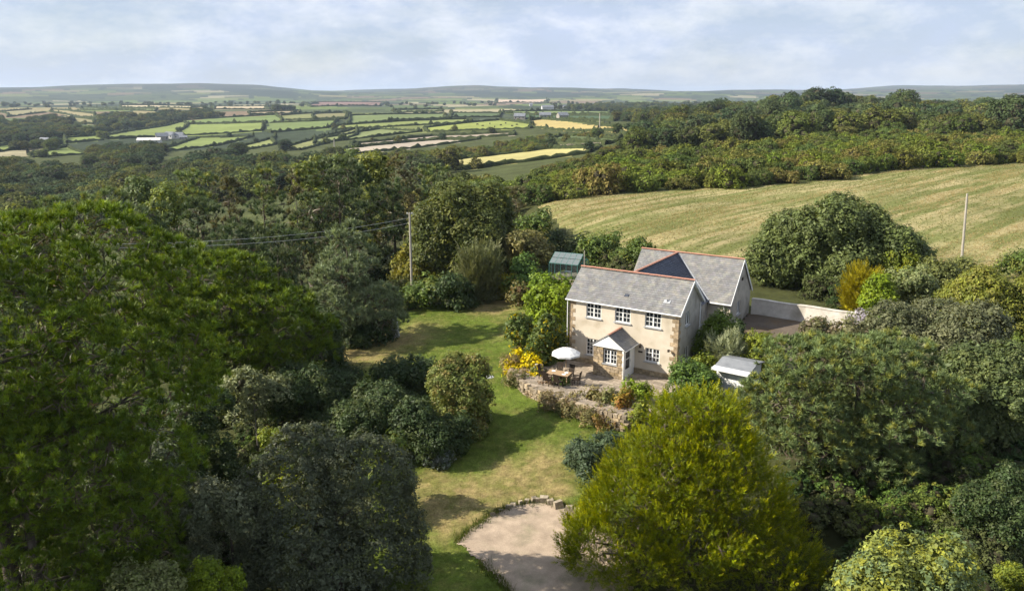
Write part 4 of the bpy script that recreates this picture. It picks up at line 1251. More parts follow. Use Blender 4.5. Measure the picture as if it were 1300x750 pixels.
# fence posts at the top of the field
for i, (px, py) in enumerate(((849, 236), (861, 238), (878, 236), (896, 237))):
    p = hit(px, py, 60); mb = MB(); mb.tube([(0, 0, -.2), (.03, 0, 1.5)], .1, 6); o = mb.build('fence_post', M_POLE, None, tuple(p))
    tag(o, 'weathered fence post along the top edge of the stubble field', 'post', 'posts along the field edge')

# ------------------------------------------------------------------ foliage
def unit(v): return v / (np.linalg.norm(v, axis=-1, keepdims=True) + 1e-9)


def lobes(g, w, d, h, shape, n, base=0.0, pad=None):
    """ellipsoid lobes filling an outline of width w, depth d, height h; returns centres, radii (n,3)"""
    C, Rr = [], []
    ls = 1.0 if n > 24 else 1.45 if n < 14 else 1.22
    for i in range(n):
        t = (i + .5) / n
        if shape == 'round':
            z = base + (h - base) * (0.12 + .76 * g.random()); k = math.sin(math.acos(np.clip((z - (base + h) / 2) / ((h - base) / 2), -1, 1)))
            rad = .62 * k * math.sqrt(.5 + .5 * g.random()) if i % 5 else .25 * g.random()
            s = g.uniform(.13, .21) * ls
        elif shape == 'dome':
            z = base + (h - base) * (.02 + .66 * g.random()); k = math.sqrt(max(.05, 1 - ((z - base) / (h - base)) ** 2))
            rad = .66 * k * math.sqrt(.3 + .7 * g.random())
            s = g.uniform(.17, .27)
        elif shape == 'cone':
            z = base + (h - base) * (.06 + .82 * t); k = max(0.05, 1 - ((z - base) / (h - base)) ** 1.15)
            rad = .70 * k * math.sqrt(.5 + .5 * g.random())
            s = (.07 + .115 * k) * g.uniform(.65, 1.4) * ls
        elif shape == 'column':
            z = base + (h - base) * (.1 + .75 * t); k = 1 - .35 * t
            rad = .34 * k * g.random(); s = g.uniform(.26, .36)
        elif shape == 'box':
            z = base + (h - base) * (.2 + .52 * g.random())
            z = base + (h - base) * (.15, .5, .85)[i % 3]; C.append((g.uniform(-.42, .42) * w, g.uniform(-.36, .36) * d, z)); q = min(w, d, (h - base)); Rr.append((q * .26,) * 3); continue
        elif shape == 'flat':
            z = base + (h - base) * (.45 + .4 * g.random()); rad = .62 * math.sqrt(.1 + .9 * g.random()) * (1 - .5 * ((z - base) / (h - base) - .45))
            s = g.uniform(.16, .26)
        an = g.random() * 2 * math.pi
        C.append((rad * w * .62 * math.cos(an) * 1.05, rad * d * .62 * math.sin(an) * 1.05, z))
        q = s * min(w, (h - base) * 1.35)
        fz = pad if pad else (.8 if shape != 'flat' else .5)
        Rr.append((q, q * d / w if d < w else q, q * fz))
    C, Rr = np.array(C), np.array(Rr)
    if shape == 'dome': base = base - .12 * (h - base)
    # fit to the asked size
    for ax, (lo, hi) in enumerate(((-w / 2, w / 2), (-d / 2, d / 2), (base, h))):
        a, b = (C[:, ax] - Rr[:, ax]).min(), (C[:, ax] + Rr[:, ax]).max()
        sc_ = (hi - lo) / (b - a)
        C[:, ax] = lo + (C[:, ax] - a) * sc_; Rr[:, ax] *= sc_
    return C, Rr


def shell_points(g, C, Rr, n=None, inner=.55, down=.3, per=None, cover=1.0, view=None, nmax=200000):
    """points near the outer skin of the union of lobes, with outward directions.
    either n points, or one point for every `per` square metres of skin times cover.
    view: direction to the lawn and terrace side; the far side is kept thinner"""
    rm = Rr.prod(1) ** (1 / 3)
    area = 4 * math.pi * rm ** 2
    pr = area / area.sum()

    def draw(m):
        k = g.choice(len(C), m, p=pr)
        dr = unit(g.normal(size=(m, 3)))
        keep = (dr[:, 2] > -.3) | (g.random(m) < down)
        if view is not None:
            f = dr @ view
            keep &= (f > -.35) | (g.random(m) < .3)
        k, dr = k[keep], dr[keep]
        u = (g.random(len(k)) ** .45 * (1 - inner) + inner) * g.normal(1, .05, len(k))
        p = C[k] + dr * Rr[k] * u[:, None]
        ok = np.ones(len(k), bool)
        for i in range(0, len(k), 4000):
            q = (p[i:i + 4000, None, :] - C[None]) / Rr[None]
            dd = (q ** 2).sum(-1); dd[np.arange(len(dd)), k[i:i + 4000]] = 9
            ok[i:i + 4000] = dd.min(1) > .62
        return p[ok], unit(dr[ok] / Rr[k[ok]] * rm[k[ok]][:, None])
    if n is None:
        m0 = int(min(area.sum() / per * cover, nmax * 3))
        P, D = draw(max(m0, 60))
        return P[:nmax], D[:nmax]
    P, D = draw(int(n * 3.2) + 60)
    return P[:n], D[:n]


def palette(g, cols, n, jit=.22):
    cols = np.array(cols, float)
    w_ = np.ones(len(cols)); w_[0] = 2.0
    k = g.choice(len(cols), n, p=w_ / w_.sum())
    return cols[k] * np.exp(g.normal(0, jit, n))[:, None]


def clump_offsets(g, D, k, rc, upb=.35):
    """leaves sit on the outer skin of small clumps, facing out of them"""
    m = len(D) * k
    d = np.repeat(D, k, 0)
    o = unit(unit(g.normal(size=(m, 3))) + d * .75 + np.array([0, 0, upb]))
    return o, o * rc * g.uniform(.55, 1.08, m)[:, None]


def leaves_broad(g, P, D, k, rc, size, cols, asp=.55, upb=.25, tri=False):
    n = len(P)
    cc = palette(g, cols, n, .13)
    m = n * k
    rcs = np.repeat(np.exp(g.normal(0, .25, n)), k)[:, None] * rc
    od, off = clump_offsets(g, D, k, 1.0)
    p = np.repeat(P, k, 0) + off * rcs
    nn = unit(od * 1.0 + unit(g.normal(size=(m, 3))) * .55 + np.array([0, 0, upb]))
    a = unit(np.cross(nn, unit(g.normal(size=(m, 3)))))
    b = np.cross(nn, a)
    s = size * np.exp(g.normal(0, .25, m))[:, None]
    if tri:
        V = np.stack([p - a * s * .45 + b * s * asp * .5, p - a * s * .45 - b * s * asp * .5, p + a * s * .55], 1).reshape(-1, 3)
        c = np.repeat(cc, k, 0) * np.exp(g.normal(0, .15, m))[:, None]
        return V, np.arange(m * 3).reshape(-1, 3), np.repeat(c, 3, 0)
    V = np.stack([p - a * s * .5, p + b * s * asp * .5 + nn * s * .12, p + a * s * .5 - nn * s * .08, p - b * s * asp * .5 + nn * s * .12], 1).reshape(-1, 3)
    Fq = np.arange(m * 4).reshape(-1, 4)
    c = np.repeat(cc, k, 0) * np.exp(g.normal(0, .15, m))[:, None]
    c = np.repeat(c, 4, 0)
    return V, Fq, c


_ico = None


def cores(g, C, Rr, cols, f=.62):
    """solid filler inside each lobe, twig brown standing in for inner shade, so that the sky does not show through"""
    global _ico
    if _ico is None:
        import bmesh
        bm = bmesh.new(); bmesh.ops.create_icosphere(bm, subdivisions=2, radius=1.0)
        _ico = (np.array([v.co[:] for v in bm.verts]), np.array([[v.index for v in f_.verts] for f_ in bm.faces])); bm.free()
    v0, f0 = _ico
    Vs, Fs = [], []
    for i in range(len(C)):
        Vs.append(C[i] + v0 * Rr[i] * f * g.uniform(.82, 1.12, (len(v0), 1))); Fs.append(f0 + i * len(v0))
    V = np.concatenate(Vs); c = np.tile(np.array((0.040, 0.037, 0.022)), (len(V), 1))  # dark brown stands in for the shade inside the crown
    return V, np.concatenate(Fs), c


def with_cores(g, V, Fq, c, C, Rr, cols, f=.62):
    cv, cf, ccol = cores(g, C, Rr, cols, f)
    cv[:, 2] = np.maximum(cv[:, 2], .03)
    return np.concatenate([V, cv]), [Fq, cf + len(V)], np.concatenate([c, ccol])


def leaves_pine(g, P, D, k, length, width, cols, upb=.7, spread=.95, tipcol=None, sub=1):
    """bottle brush tufts of needles, gathered in boughs"""
    if sub > 1:
        od, off = clump_offsets(g, D, sub, length * 1.5, .9)
        P = np.repeat(P, sub, 0) + off; D = od
    n = len(P)
    cc = palette(g, cols, n, .18)
    ax = unit(D * .75 + np.array([0, 0, upb]) + g.normal(size=(n, 3)) * .25)
    m = n * k
    a = np.repeat(ax, k, 0)
    r = unit(np.cross(a, unit(g.normal(size=(m, 3)))))
    an = g.random(m) ** .6 * spread
    dr = unit(a * np.cos(an)[:, None] + r * np.sin(an)[:, None])
    s = length * g.uniform(.7, 1.15, m)[:, None]
    bs = np.repeat(P, k, 0) + a * (g.random(m)[:, None] * length * .5)
    sd = unit(np.cross(dr, unit(g.normal(size=(m, 3))))) * width
    V = np.stack([bs - sd * .62, bs + sd * .62, bs + dr * s], 1).reshape(-1, 3)
    Fq = np.arange(m * 3).reshape(-1, 3)
    c = np.repeat(cc, k, 0) * np.exp(g.normal(0, .12, m))[:, None]
    c = np.repeat(c, 3, 0)
    return V, Fq, c


def leaves_spray(g, P, D, length, cols, tip, nside=7, upb=.55, wid=.10, sub=1, plume=1.0):
    """flat feathery sprays, paler to the tips, gathered in plumes"""
    if sub > 1:
        n0 = len(P)
        ax0 = unit(D * .8 + np.array([0, 0, upb]) + g.normal(size=(n0, 3)) * .18)
        t = np.tile(np.linspace(-.35, 1, sub), n0)
        a0 = np.repeat(ax0, sub, 0)
        perp = unit(np.cross(a0, unit(g.normal(size=(n0 * sub, 3)))))
        P = np.repeat(P, sub, 0) + a0 * (t * plume)[:, None] + perp * ((1.05 - t) * plume * .22)[:, None]
        D = unit(a0 + perp * (.75 * (1.05 - t))[:, None]); ax = D
        tw = np.clip(t, 0.1, 1)
    else:
        ax = None; tw = np.ones(len(P))
    n = len(P)
    cc = np.repeat(palette(g, cols, n // sub, .15), sub, 0)
    if ax is None: ax = unit(D * .8 + np.array([0, 0, upb]) + g.normal(size=(n, 3)) * .22)
    side = unit(np.cross(ax, unit(g.normal(size=(n, 3)) * .5 + np.array([0, 0, 1.0]))))
    nr = np.cross(side, ax)
    Ls = length * np.exp(g.normal(0, .22, n))[:, None]
    VV, CCs = [], []
    tipc = np.array(tip)
    ts = np.linspace(.0, 1, nside)
    for i, t in enumerate(ts):
        for sg in (-1, 1):
            b0 = P + ax * Ls * t * .85 + nr * g.normal(0, .02, n)[:, None]
            l = Ls * (.55 - .30 * t) * g.uniform(.75, 1.2, n)[:, None]
            d = unit(ax * .95 + side * sg * (.75 - .5 * t) + nr * g.normal(0, .22, n)[:, None])
            s2 = np.cross(d, nr) * l * wid * 1.3
            VV.append(np.stack([b0 + s2 * .9, b0 - s2 * .9, b0 + d * l], 1))
            f = (.05 + .95 * t) * g.uniform(.35, 1.0, n) * tw ** 1.1
            c0 = cc * (1 - f[:, None] * .6) + tipc * f[:, None] * .6; c1 = cc * (1 - f[:, None]) + tipc * f[:, None]
            CCs.append(np.stack([c0, c0, c1], 1))
    V = np.concatenate(VV).reshape(-1, 3); c = np.concatenate(CCs).reshape(-1, 3)
    return V, np.arange(len(V)).reshape(-1, 3), c


def trunk_mesh(g, C, Rr, h, r0, nl=8, lean=(0, 0), zb=-.6):
    mb = MB()
    top = np.array([lean[0], lean[1], h * .82])
    mid = np.array([lean[0] * .4 + g.normal(0, .1), lean[1] * .4 + g.normal(0, .1), h * .42])
    base_ = np.array([0, 0, zb])
    pts = []
    for t in np.linspace(0, 1, 6):
        pts.append(base_ * (1 - t) ** 2 + mid * 2 * t * (1 - t) + top * t * t)
    mb.tube([tuple(p) for p in pts], [r0 * 1.25] + [r0 * (1 - .8 * t) for t in np.linspace(.15, 1, 5)], 8)
    order = np.argsort(-Rr.prod(1))[:nl]
    for k in order:
        c = C[k]
        t = np.clip((c[2] - Rr[k, 2] * .8) / (h * .85), .12, .85)
        s = base_ * (1 - t) ** 2 + mid * 2 * t * (1 - t) + top * t * t
        m = (s + c) / 2 + np.array([0, 0, -.05 * h]) + g.normal(0, .05, 3) * h * .1
        e = c + (c - s) * .25
        rr = r0 * (1 - .75 * t) * .5
        mb.tube([tuple(s), tuple(m), tuple(c), tuple(e)], [rr, rr * .7, rr * .45, rr * .15], 6, cap=False)
    return mb


NT = [0]
NP = []


def veg(name, label, cat, bbox, Y=None, kind='broad', shape='dome', cols=((0.05, 0.08, 0.02),), seed=0, depth=None, size=None, dens=1.0, nl=None, group=None, trunk=.0, crown0=0.0, tip=None, parts=True,
        zbase=None, upb=None, inner=.55, bark=None, trans=None, k=None, tall=None, wadd=1.0, zdrop=.1, clump=None, core=0):
    """one tree or shrub filling the outline it has in the view; bbox in photo pixels"""
    g = np.random.default_rng(seed * 7 + 11)
    x0, y0, x1, y1 = bbox
    xm = (x0 + x1) / 2
    if Y is None:
        hp = hit(xm, y1); Yf = hp[1]
        wpx = (x1 - x0) * Yf / F
        Y = Yf + wpx * .42
    rr0, rr1 = ray(x0, (y0 + y1) / 2), ray(x1, (y0 + y1) / 2)
    W_ = (rr1[0] - rr0[0]) * Y * wadd
    X_ = (rr1[0] + rr0[0]) / 2 * Y
    ztop = CZ + ray(xm, y0)[2] * Y
    zb = Tz(X_, Y) - zdrop if zbase is None else zbase
    H_ = max(.4, ztop - zb)
    D_ = depth if depth else W_ * .9
    pxm = Y * 1.05 / F                       # metres per photo pixel there
    area = (x1 - x0) * min(y1 - y0, H_ / pxm)
    lf = size if size else 2.6 * pxm
    if nl is None: nl = int(np.clip(area ** .5 / 4.5, 7, 34))
    C, Rr = lobes(g, W_, D_, H_, shape, nl, crown0 * H_, pad=.40 if kind == 'pine' and shape == 'round' else .5 if name == 'golden_cypress' else None)
    vdir = np.array([-X_, -Y, CZ - (zb + H_ * .5)]); vdir = vdir / np.linalg.norm(vdir)
    if kind == 'broad':
        kk = k or 27
        lf = size if size else 3.0 * pxm
        rc = lf * 2.6 if clump is None else clump
        cover = 1.15 * dens
        P, Dd = shell_points(g, C, Rr, None, inner + .2, per=lf * lf * .55 / 2 * kk, cover=cover, view=vdir, nmax=2100)
        V, Fq, c = leaves_broad(g, P, Dd, kk, rc, lf, cols, asp=.68, upb=.25 if upb is None else upb, tri=True)
        mt = M_LEAF
    elif kind == 'pine':
        kk = k or 27
        tuft = size if size else max(.2, 6.5 * pxm)
        nw = max(.012, .92 * pxm)
        P, Dd = shell_points(g, C, Rr, None, inner + .2, down=.05, per=4 * kk * tuft * nw * .62 / 2.9, cover=dens, view=vdir, nmax=3300)
        V, Fq, c = leaves_pine(g, P, Dd, kk, tuft, nw, cols, upb=1.0 if upb is None else upb, sub=4, spread=1.15)
        mt = M_NEEDLE
    else:
        sp = size if size else max(.2, 9 * pxm)
        wd = .14
        P, Dd = shell_points(g, C, Rr, None, inner + .25, per=7 * 8 * .5 * (.4 * sp) * (2.6 * wd * .4 * sp) / 5.2, cover=dens, view=vdir, nmax=4200)
        V, Fq, c = leaves_spray(g, P, Dd, sp, cols, tip or cols[0], nside=4, upb=.55 if upb is None else upb, sub=7, plume=sp * 2.3, wid=wd)
        mt = M_NEEDLE
    NP.append((name, len(P), len(Fq)))
    # older foliage deeper in the crown
    if kind == 'broad':
        il = lf * 2.2
        Pi, Di = shell_points(g, C, Rr, None, .55, per=il * il * .3 * 3, cover=1.7 * min(1.0, dens), view=vdir, nmax=3000)
        Pi = Pi - Di * il * .5
        Vi, Fi, ci_ = leaves_broad(g, Pi, Di, 3, il * .7, il, cols, asp=.5, upb=.1)
    else:
        # bare brown twigs inside a conifer
        il = max(.5, 12 * pxm)
        Pi, Di = shell_points(g, C, Rr, None, .45, per=il * il * .12 * 3, cover=.3 if kind == 'pine' else .2, view=vdir, nmax=2500)
        Pi = Pi - Di * il * .5
        Vi, Fi, ci_ = leaves_broad(g, Pi, Di, 3, il * .5, il, ((0.045, 0.036, 0.026), (0.06, 0.048, 0.034)), asp=.10, upb=.1)
        i2 = tuft if kind == 'pine' else sp * .75
        P2, D2 = shell_points(g, C, Rr, None, .55, per=i2 * i2 * .14 * 4, cover=.28 if kind == 'pine' else 1.3, view=vdir, nmax=3300)
        V2, F2_, c2 = leaves_broad(g, P2 - D2 * i2 * .4, D2, 4, i2 * .6, i2, cols, asp=.13 if kind == 'pine' else .24, upb=.4, tri=True)
        nq = len(V); V = np.concatenate([V, V2]); c = np.concatenate([c, c2]); F3 = F2_ + nq
    V[:, 2] = np.maximum(V[:, 2], .02); Vi[:, 2] = np.maximum(Vi[:, 2], .02)
    nV = len(V); V = np.concatenate([V, Vi]); c = np.concatenate([c, ci_])
    FF = [Fq, Fi + nV] + ([F3] if kind != 'broad' else [])
    if core: 
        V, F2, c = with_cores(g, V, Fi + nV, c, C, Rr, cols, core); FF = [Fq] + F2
    NT[0] += 2 * len(Fq)
    o = empty(name, (float(X_), float(Y), float(zb)), 0)
    tag(o, label, cat, group)
    link('crown', mesh_np('crown', V, FF, col=c), mt, o)
    r0 = trunk if trunk else max(.04, min(.22, H_ * .018))
    trunk_mesh(g, C, Rr, H_, r0, nl=min(nl, 12 if trunk else 6)).build('trunk', bark or M_BARK, o, smooth=True)
    return o


PINE = ((0.074, 0.106, 0.014), (0.096, 0.126, 0.016), (0.054, 0.084, 0.016), (0.062, 0.094, 0.013))
PINEB = ((0.09, 0.118, 0.05), (0.106, 0.132, 0.05), (0.13, 0.138, 0.038), (0.076, 0.102, 0.046))
DARKP = ((0.046, 0.066, 0.03), (0.056, 0.074, 0.032), (0.064, 0.078, 0.042))
GREYG = ((0.052, 0.060, 0.036), (0.044, 0.053, 0.032), (0.066, 0.075, 0.045), (0.056, 0.066, 0.03))
MIDG = ((0.055, 0.08, 0.02), (0.07, 0.095, 0.024), (0.045, 0.065, 0.018), (0.09, 0.10, 0.025))
DARKG = ((0.026, 0.041, 0.015), (0.034, 0.049, 0.017), (0.042, 0.054, 0.02))  # dark greens, lowered further to put the pine's shade into the island shrubs
YELG = ((0.10, 0.12, 0.02), (0.13, 0.14, 0.022), (0.08, 0.10, 0.02))
BRIG = ((0.095, 0.132, 0.016), (0.115, 0.148, 0.018), (0.08, 0.115, 0.016))

# ---- left: the big pines
veg('pine_tree', 'huge bright green pine filling the left edge of the view', 'tree', (-330, 272, 268, 640), 29.0, 'pine', 'round', PINE, 1, nl=100, trunk=.42, crown0=.30, dens=1.15, size=.27, depth=9.5)  # unseen left part of the crown widened to shade the lower pine
veg('pine_tree', 'broad bright green pine just left of the grey-green lawn pine', 'tree', (165, 330, 428, 560), 54, 'pine', 'round', PINE, 2, nl=60, trunk=.34, crown0=.06, dens=1.0, size=.40, depth=8)
veg('pine_tree', 'low shaded pine limbs with bright tufts in the lower left corner', 'tree', (-120, 490, 190, 800), 28, 'pine', 'round', PINE, 3, nl=40, trunk=.3, crown0=.10, dens=.6, size=.24, depth=7)
veg('pine_tree', 'small dark pine low between the left pines and the grey shrub', 'tree', (95, 600, 250, 800), 31, 'pine', 'dome', PINE, 41, nl=16, trunk=.2, crown0=.1, dens=.7, size=.26, depth=5)
veg('sapling', 'thin pale leaved sapling against the dark hollow below the pines', 'tree', (285, 462, 365, 590), 47, 'broad', 'round', ((0.10, 0.11, 0.055), (0.13, 0.14, 0.075), (0.075, 0.085, 0.04)), 4, dens=.55, nl=9, crown0=.35, bark=M_PALEBARK, trunk=.06, core=.3)
veg('shrub', 'dark rounded shrub in the shade beneath the left pines', 'shrub', (195, 500, 300, 610), 42, 'broad', 'dome', DARKG, 5, dens=.6)
veg('shrub', 'grey leaved shrub in deep shade left of the sapling', 'shrub', (110, 560, 265, 680), 36, 'broad', 'dome', GREYG, 6, dens=.6, size=.17)
veg('shrub', 'pale speckled shrub above the clipped ball in lower left', 'shrub', (238, 612, 340, 730), 33, 'broad', 'dome', ((0.085, 0.095, 0.055), (0.12, 0.13, 0.08), (0.06, 0.07, 0.04)), 7, size=.11, nl=14)
veg('clipped_bush', 'bright green clipped ball shaped bush at the bottom edge', 'shrub', (247, 704, 308, 762), 29, 'broad', 'dome', BRIG, 8, nl=14, size=.08, inner=.75, dens=1.1)
veg('shrub', 'variegated creamy shrub at the bottom edge below the pines', 'shrub', (130, 715, 240, 800), 27.5, 'broad', 'dome', ((0.11, 0.12, 0.05), (0.08, 0.10, 0.03)), 9, size=.13)
veg('grey_shrub', 'big dark grey-green rounded shrub in the bottom foreground', 'shrub', (312, 556, 548, 830), 33.0, 'broad', 'dome', GREYG, 10, nl=30, dens=1.1, size=.108, depth=6)
veg('shrub', 'yellow-green leafy shoots behind the big grey shrub', 'shrub', (328, 548, 380, 640), 38, 'broad', 'round', YELG, 11, dens=.6)
veg('shrub', 'light green sprig shrub peeping over the big grey shrub', 'shrub', (455, 548, 520, 600), 40, 'broad', 'dome', MIDG, 12, dens=.7)

# ---- garden island shrubs
veg('shrub', 'near black rounded shrub at the far left end of the island bed', 'shrub', (330, 468, 430, 560), 50, 'broad', 'dome', DARKG, 13)
veg('shrub', 'dark shrub with white specks below the dry grass', 'shrub', (392, 466, 470, 530), None, 'broad', 'dome', DARKG, 14, wadd=1.28)
veg('shrub', 'dark green mound second from left in the island bed', 'shrub', (425, 495, 520, 585), None, 'broad', 'dome', DARKG, 15, wadd=1.28)
veg('shrub', 'dark domed shrub directly beside the camellia on its left', 'shrub', (484, 455, 558, 512), None, 'broad', 'dome', DARKG, 16, wadd=1.28)
veg('camellia', 'large sunlit camellia with reddish buds and white blooms on the lawn', 'shrub', (545, 457, 622, 560), None, 'broad', 'dome', ((0.085, 0.10, 0.028), (0.11, 0.115, 0.035), (0.06, 0.075, 0.02), (0.105, 0.088, 0.03)), 17, dens=1.1, nl=18)
veg('shrub', 'dark shrub in front of the camellia, low on the lawn edge', 'shrub', (512, 505, 590, 592), None, 'broad', 'dome', DARKG, 18, wadd=1.28)
veg('low_bush', 'small blue-grey bush on the grass at the front of the bed', 'shrub', (533, 572, 572, 598), None, 'broad', 'dome', ((0.07, 0.085, 0.075), (0.09, 0.10, 0.09)), 19)
veg('shrub', 'shaded shrub closing the bed towards the bottom left', 'shrub', (400, 540, 480, 600), None, 'broad', 'dome', DARKG, 20, wadd=1.28)

# ---- back of the lawn
veg('pine_tree', 'grey-green soft pine at the left end of the lawn', 'tree', (378, 290, 508, 455), 68, 'pine', 'cone', ((0.105, 0.128, 0.072), (0.125, 0.148, 0.085), (0.09, 0.11, 0.06)), 21, nl=44, trunk=.22, crown0=.04, dens=1.0, size=.45)
veg('shrub', 'shady green shrub below the grey-green pine', 'shrub', (330, 395, 440, 470), 60, 'broad', 'dome', DARKG, 22)
veg('shrub', 'low dark shrub filling under the pine at the lawn corner', 'shrub', (435, 400, 500, 450), 68, 'broad', 'dome', DARKG, 23)
veg('laurel_tree', 'great glossy evergreen tree behind the lawn, yellowish on its left side', 'tree', (517, 236, 664, 372), 90, 'broad', 'dome', ((0.055, 0.068, 0.018), (0.075, 0.082, 0.022), (0.04, 0.052, 0.016)), 24, nl=30, trunk=.35, crown0=.06, dens=1.2, size=.30)
veg('shrub', 'yellowing shrub at the foot of the lawn utility pole', 'shrub', (497, 318, 548, 372), 88, 'broad', 'dome', ((0.12, 0.11, 0.022), (0.09, 0.09, 0.02)), 25)
veg('hedge_shrub', 'dark spreading shrub below the pole at the back of the lawn', 'shrub', (512, 355, 562, 396), None, 'broad', 'dome', MIDG, 26)
veg('hedge_shrub', 'dull green rounded shrub at the back of the lawn, middle', 'shrub', (552, 350, 604, 396), None, 'broad', 'dome', DARKG, 27)
veg('upright_shrub', 'upright feathery grey shrub at the back of the lawn', 'shrub', (588, 332, 627, 388), None, 'spray', 'column', ((0.075, 0.085, 0.04), (0.09, 0.095, 0.045)), 28, tip=(0.12, 0.12, 0.06), upb=1.6, size=.8)
veg('flat_tree', 'flat topped bronze-green small tree beside the greenhouse', 'tree', (628, 294, 700, 350), 88, 'broad', 'flat', ((0.10, 0.095, 0.035), (0.125, 0.11, 0.045), (0.08, 0.08, 0.03)), 29, crown0=.3)
veg('laurel_bush', 'fresh green laurel bush in front of the greenhouse', 'shrub', (642, 327, 694, 372), 80, 'broad', 'round', ((0.05, 0.085, 0.022), (0.065, 0.10, 0.025)), 30)
veg('shrub', 'golden leaved bush at the right end of the lawn back', 'shrub', (627, 348, 660, 384), None, 'broad', 'dome', ((0.16, 0.15, 0.018), (0.08, 0.09, 0.02)), 31)
veg('shrub', 'mottled reddish shrub at the lawn corner by the clipped hedge', 'shrub', (646, 362, 680, 392), None, 'broad', 'dome', ((0.09, 0.08, 0.03), (0.07, 0.08, 0.025), (0.10, 0.07, 0.035)), 32)
veg('clipped_hedge', 'bright lime green clipped hedge left of the house', 'hedge', (668, 369, 726, 415), 66, 'broad', 'box', BRIG, 33, nl=48, inner=.75, depth=2.0, dens=1.3)
veg('clipped_hedge', 'second lime hedge behind, below the greenhouse', 'hedge', (672, 356, 728, 385), 72, 'broad', 'box', BRIG, 34, nl=40, inner=.75, depth=2.0, dens=1.2)
veg('flowering_shrub', 'dark shrub dotted with yellow flowers at the house corner', 'shrub', (642, 394, 724, 462), 60, 'broad', 'dome', ((0.055, 0.075, 0.02), (0.045, 0.065, 0.018), (0.065, 0.08, 0.02), (0.05, 0.07, 0.02), (0.06, 0.085, 0.02), (0.055, 0.07, 0.018), (0.20, 0.16, 0.012)), 35, nl=16, k=6, clump=.22)
veg('flowering_shrub', 'bright yellow flowering cushion bush at the terrace end', 'shrub', (643, 447, 684, 478), 58.5, 'broad', 'dome', ((0.36, 0.28, 0.012), (0.30, 0.25, 0.015), (0.16, 0.16, 0.02)), 36, zbase=-.9)
veg('flowering_shrub', 'small yellow cushion plant in front of the larger yellow bush', 'shrub', (672, 464, 688, 480), 56.3, 'broad', 'dome', ((0.34, 0.27, 0.015), (0.12, 0.12, 0.02)), 37, zbase=-.5)
veg('low_bush', 'low green plant spilling by the yellow cushion bush', 'shrub', (652, 472, 690, 492), 56.4, 'broad', 'dome', MIDG, 38, zbase=-1.2)

# plants over the retaining wall
WP = [((650, 478, 682, 508), -1.6, ((0.15, 0.11, 0.06), (0.10, 0.09, 0.035)), 'brown trailing plant at the curved left end of the stone wall'),
      ((668, 486, 702, 514), -1.7, ((0.16, 0.115, 0.075), (0.11, 0.09, 0.045)), 'dry reddish trailing plant on the wall left of the bare stones'),
      ((698, 480, 722, 494), -.8, MIDG, 'low green plant on top of the wall above the bare stones'),
      ((722, 492, 764, 524), -1.6, ((0.12, 0.10, 0.045), (0.09, 0.085, 0.03)), 'bronze trailing plant in the middle of the stone wall'),
      ((755, 500, 792, 530), -1.6, ((0.10, 0.095, 0.04), (0.075, 0.085, 0.03)), 'olive trailing plant right of the middle of the stone wall'),
      ((782, 500, 816, 534), -1.3, ((0.15, 0.11, 0.025), (0.10, 0.10, 0.025), (0.17, 0.09, 0.03)), 'orange-green bush below the lime euonymus')]
for i, (bb, zb_, cl, lab) in enumerate(WP):
    yy_ = {0: 56.2, 1: 54.2, 2: 54.4, 3: 51.6, 4: 50.2, 5: 49.6}[i]
    veg('wall_plant', lab, 'plant', bb, yy_, 'broad', 'dome', cl, 50 + i, zbase=zb_, dens=1.0, group='plants over the terrace wall')
DRYC = ((0.16, 0.125, 0.07), (0.12, 0.10, 0.05), (0.09, 0.09, 0.035))
OLIV = ((0.10, 0.095, 0.04), (0.08, 0.085, 0.03), (0.13, 0.10, 0.05))
for i, (s_, t_, hw, hh, cl, lab) in enumerate((((-3.3), -1.6, 1.1, 1.5, DRYC, 'pale dry grass clump at the outermost bend of the terrace wall'), (-2.9, -3.6, 1.2, 1.5, DRYC, 'straw coloured clump hanging over the left bend of the wall'),
                                               (-1.3, -5.4, 1.3, 1.35, OLIV, 'olive cushion against the foot of the wall below the bench'), (2.9, -7.5, 1.5, 1.2, DRYC, 'dry heather-like mat draped over the wall below the table'),
                                               (4.6, -7.9, 1.4, 1.3, OLIV, 'dark olive mat draped over the wall near the pedestal'), (6.0, -8.2, 1.3, 1.25, OLIV, 'green mat at the wall foot left of the pedestal'), (7.4, -8.3, 1.4, 1.3, ((0.12, 0.11, 0.03), (0.15, 0.10, 0.04)), 'rusty green mat at the wall foot under the pedestal'))):
    g = np.random.default_rng(700 + i); pw = hl((s_, t_ - .15, 0)); zb_ = Tz(pw[0], pw[1]) - .05
    C, Rr = lobes(g, hw * 1.25, hw, hh, 'dome', 10)
    P, Dd = shell_points(g, C, Rr, None, .7, per=.16 * .16 * .28 * 20, cover=1.3, nmax=400)
    V, Fq, c = leaves_broad(g, P, Dd, 20, .3, .15, cl, asp=.4)
    V[:, 2] = np.maximum(V[:, 2], .02)
    e = empty('wall_plant', (float(pw[0]), float(pw[1]), zb_), HA); tag(e, lab, 'plant', 'plants over the terrace wall')
    link('crown', mesh_np('crown', V, [Fq], col=c), M_LEAF, e)
    trunk_mesh(g, C, Rr, hh, .03, nl=3).build('stem', M_BARK, e)
veg('euonymus', 'small lime green bush on the terrace edge', 'shrub', (794, 484, 826, 514), 51.0, 'broad', 'dome', BRIG, 56, zbase=-.2)
veg('low_bush', 'green low bush right of the pedestal under the euonymus', 'shrub', (800, 512, 828, 545), 48.2, 'broad', 'dome', YELG, 57, zbase=-1.3)

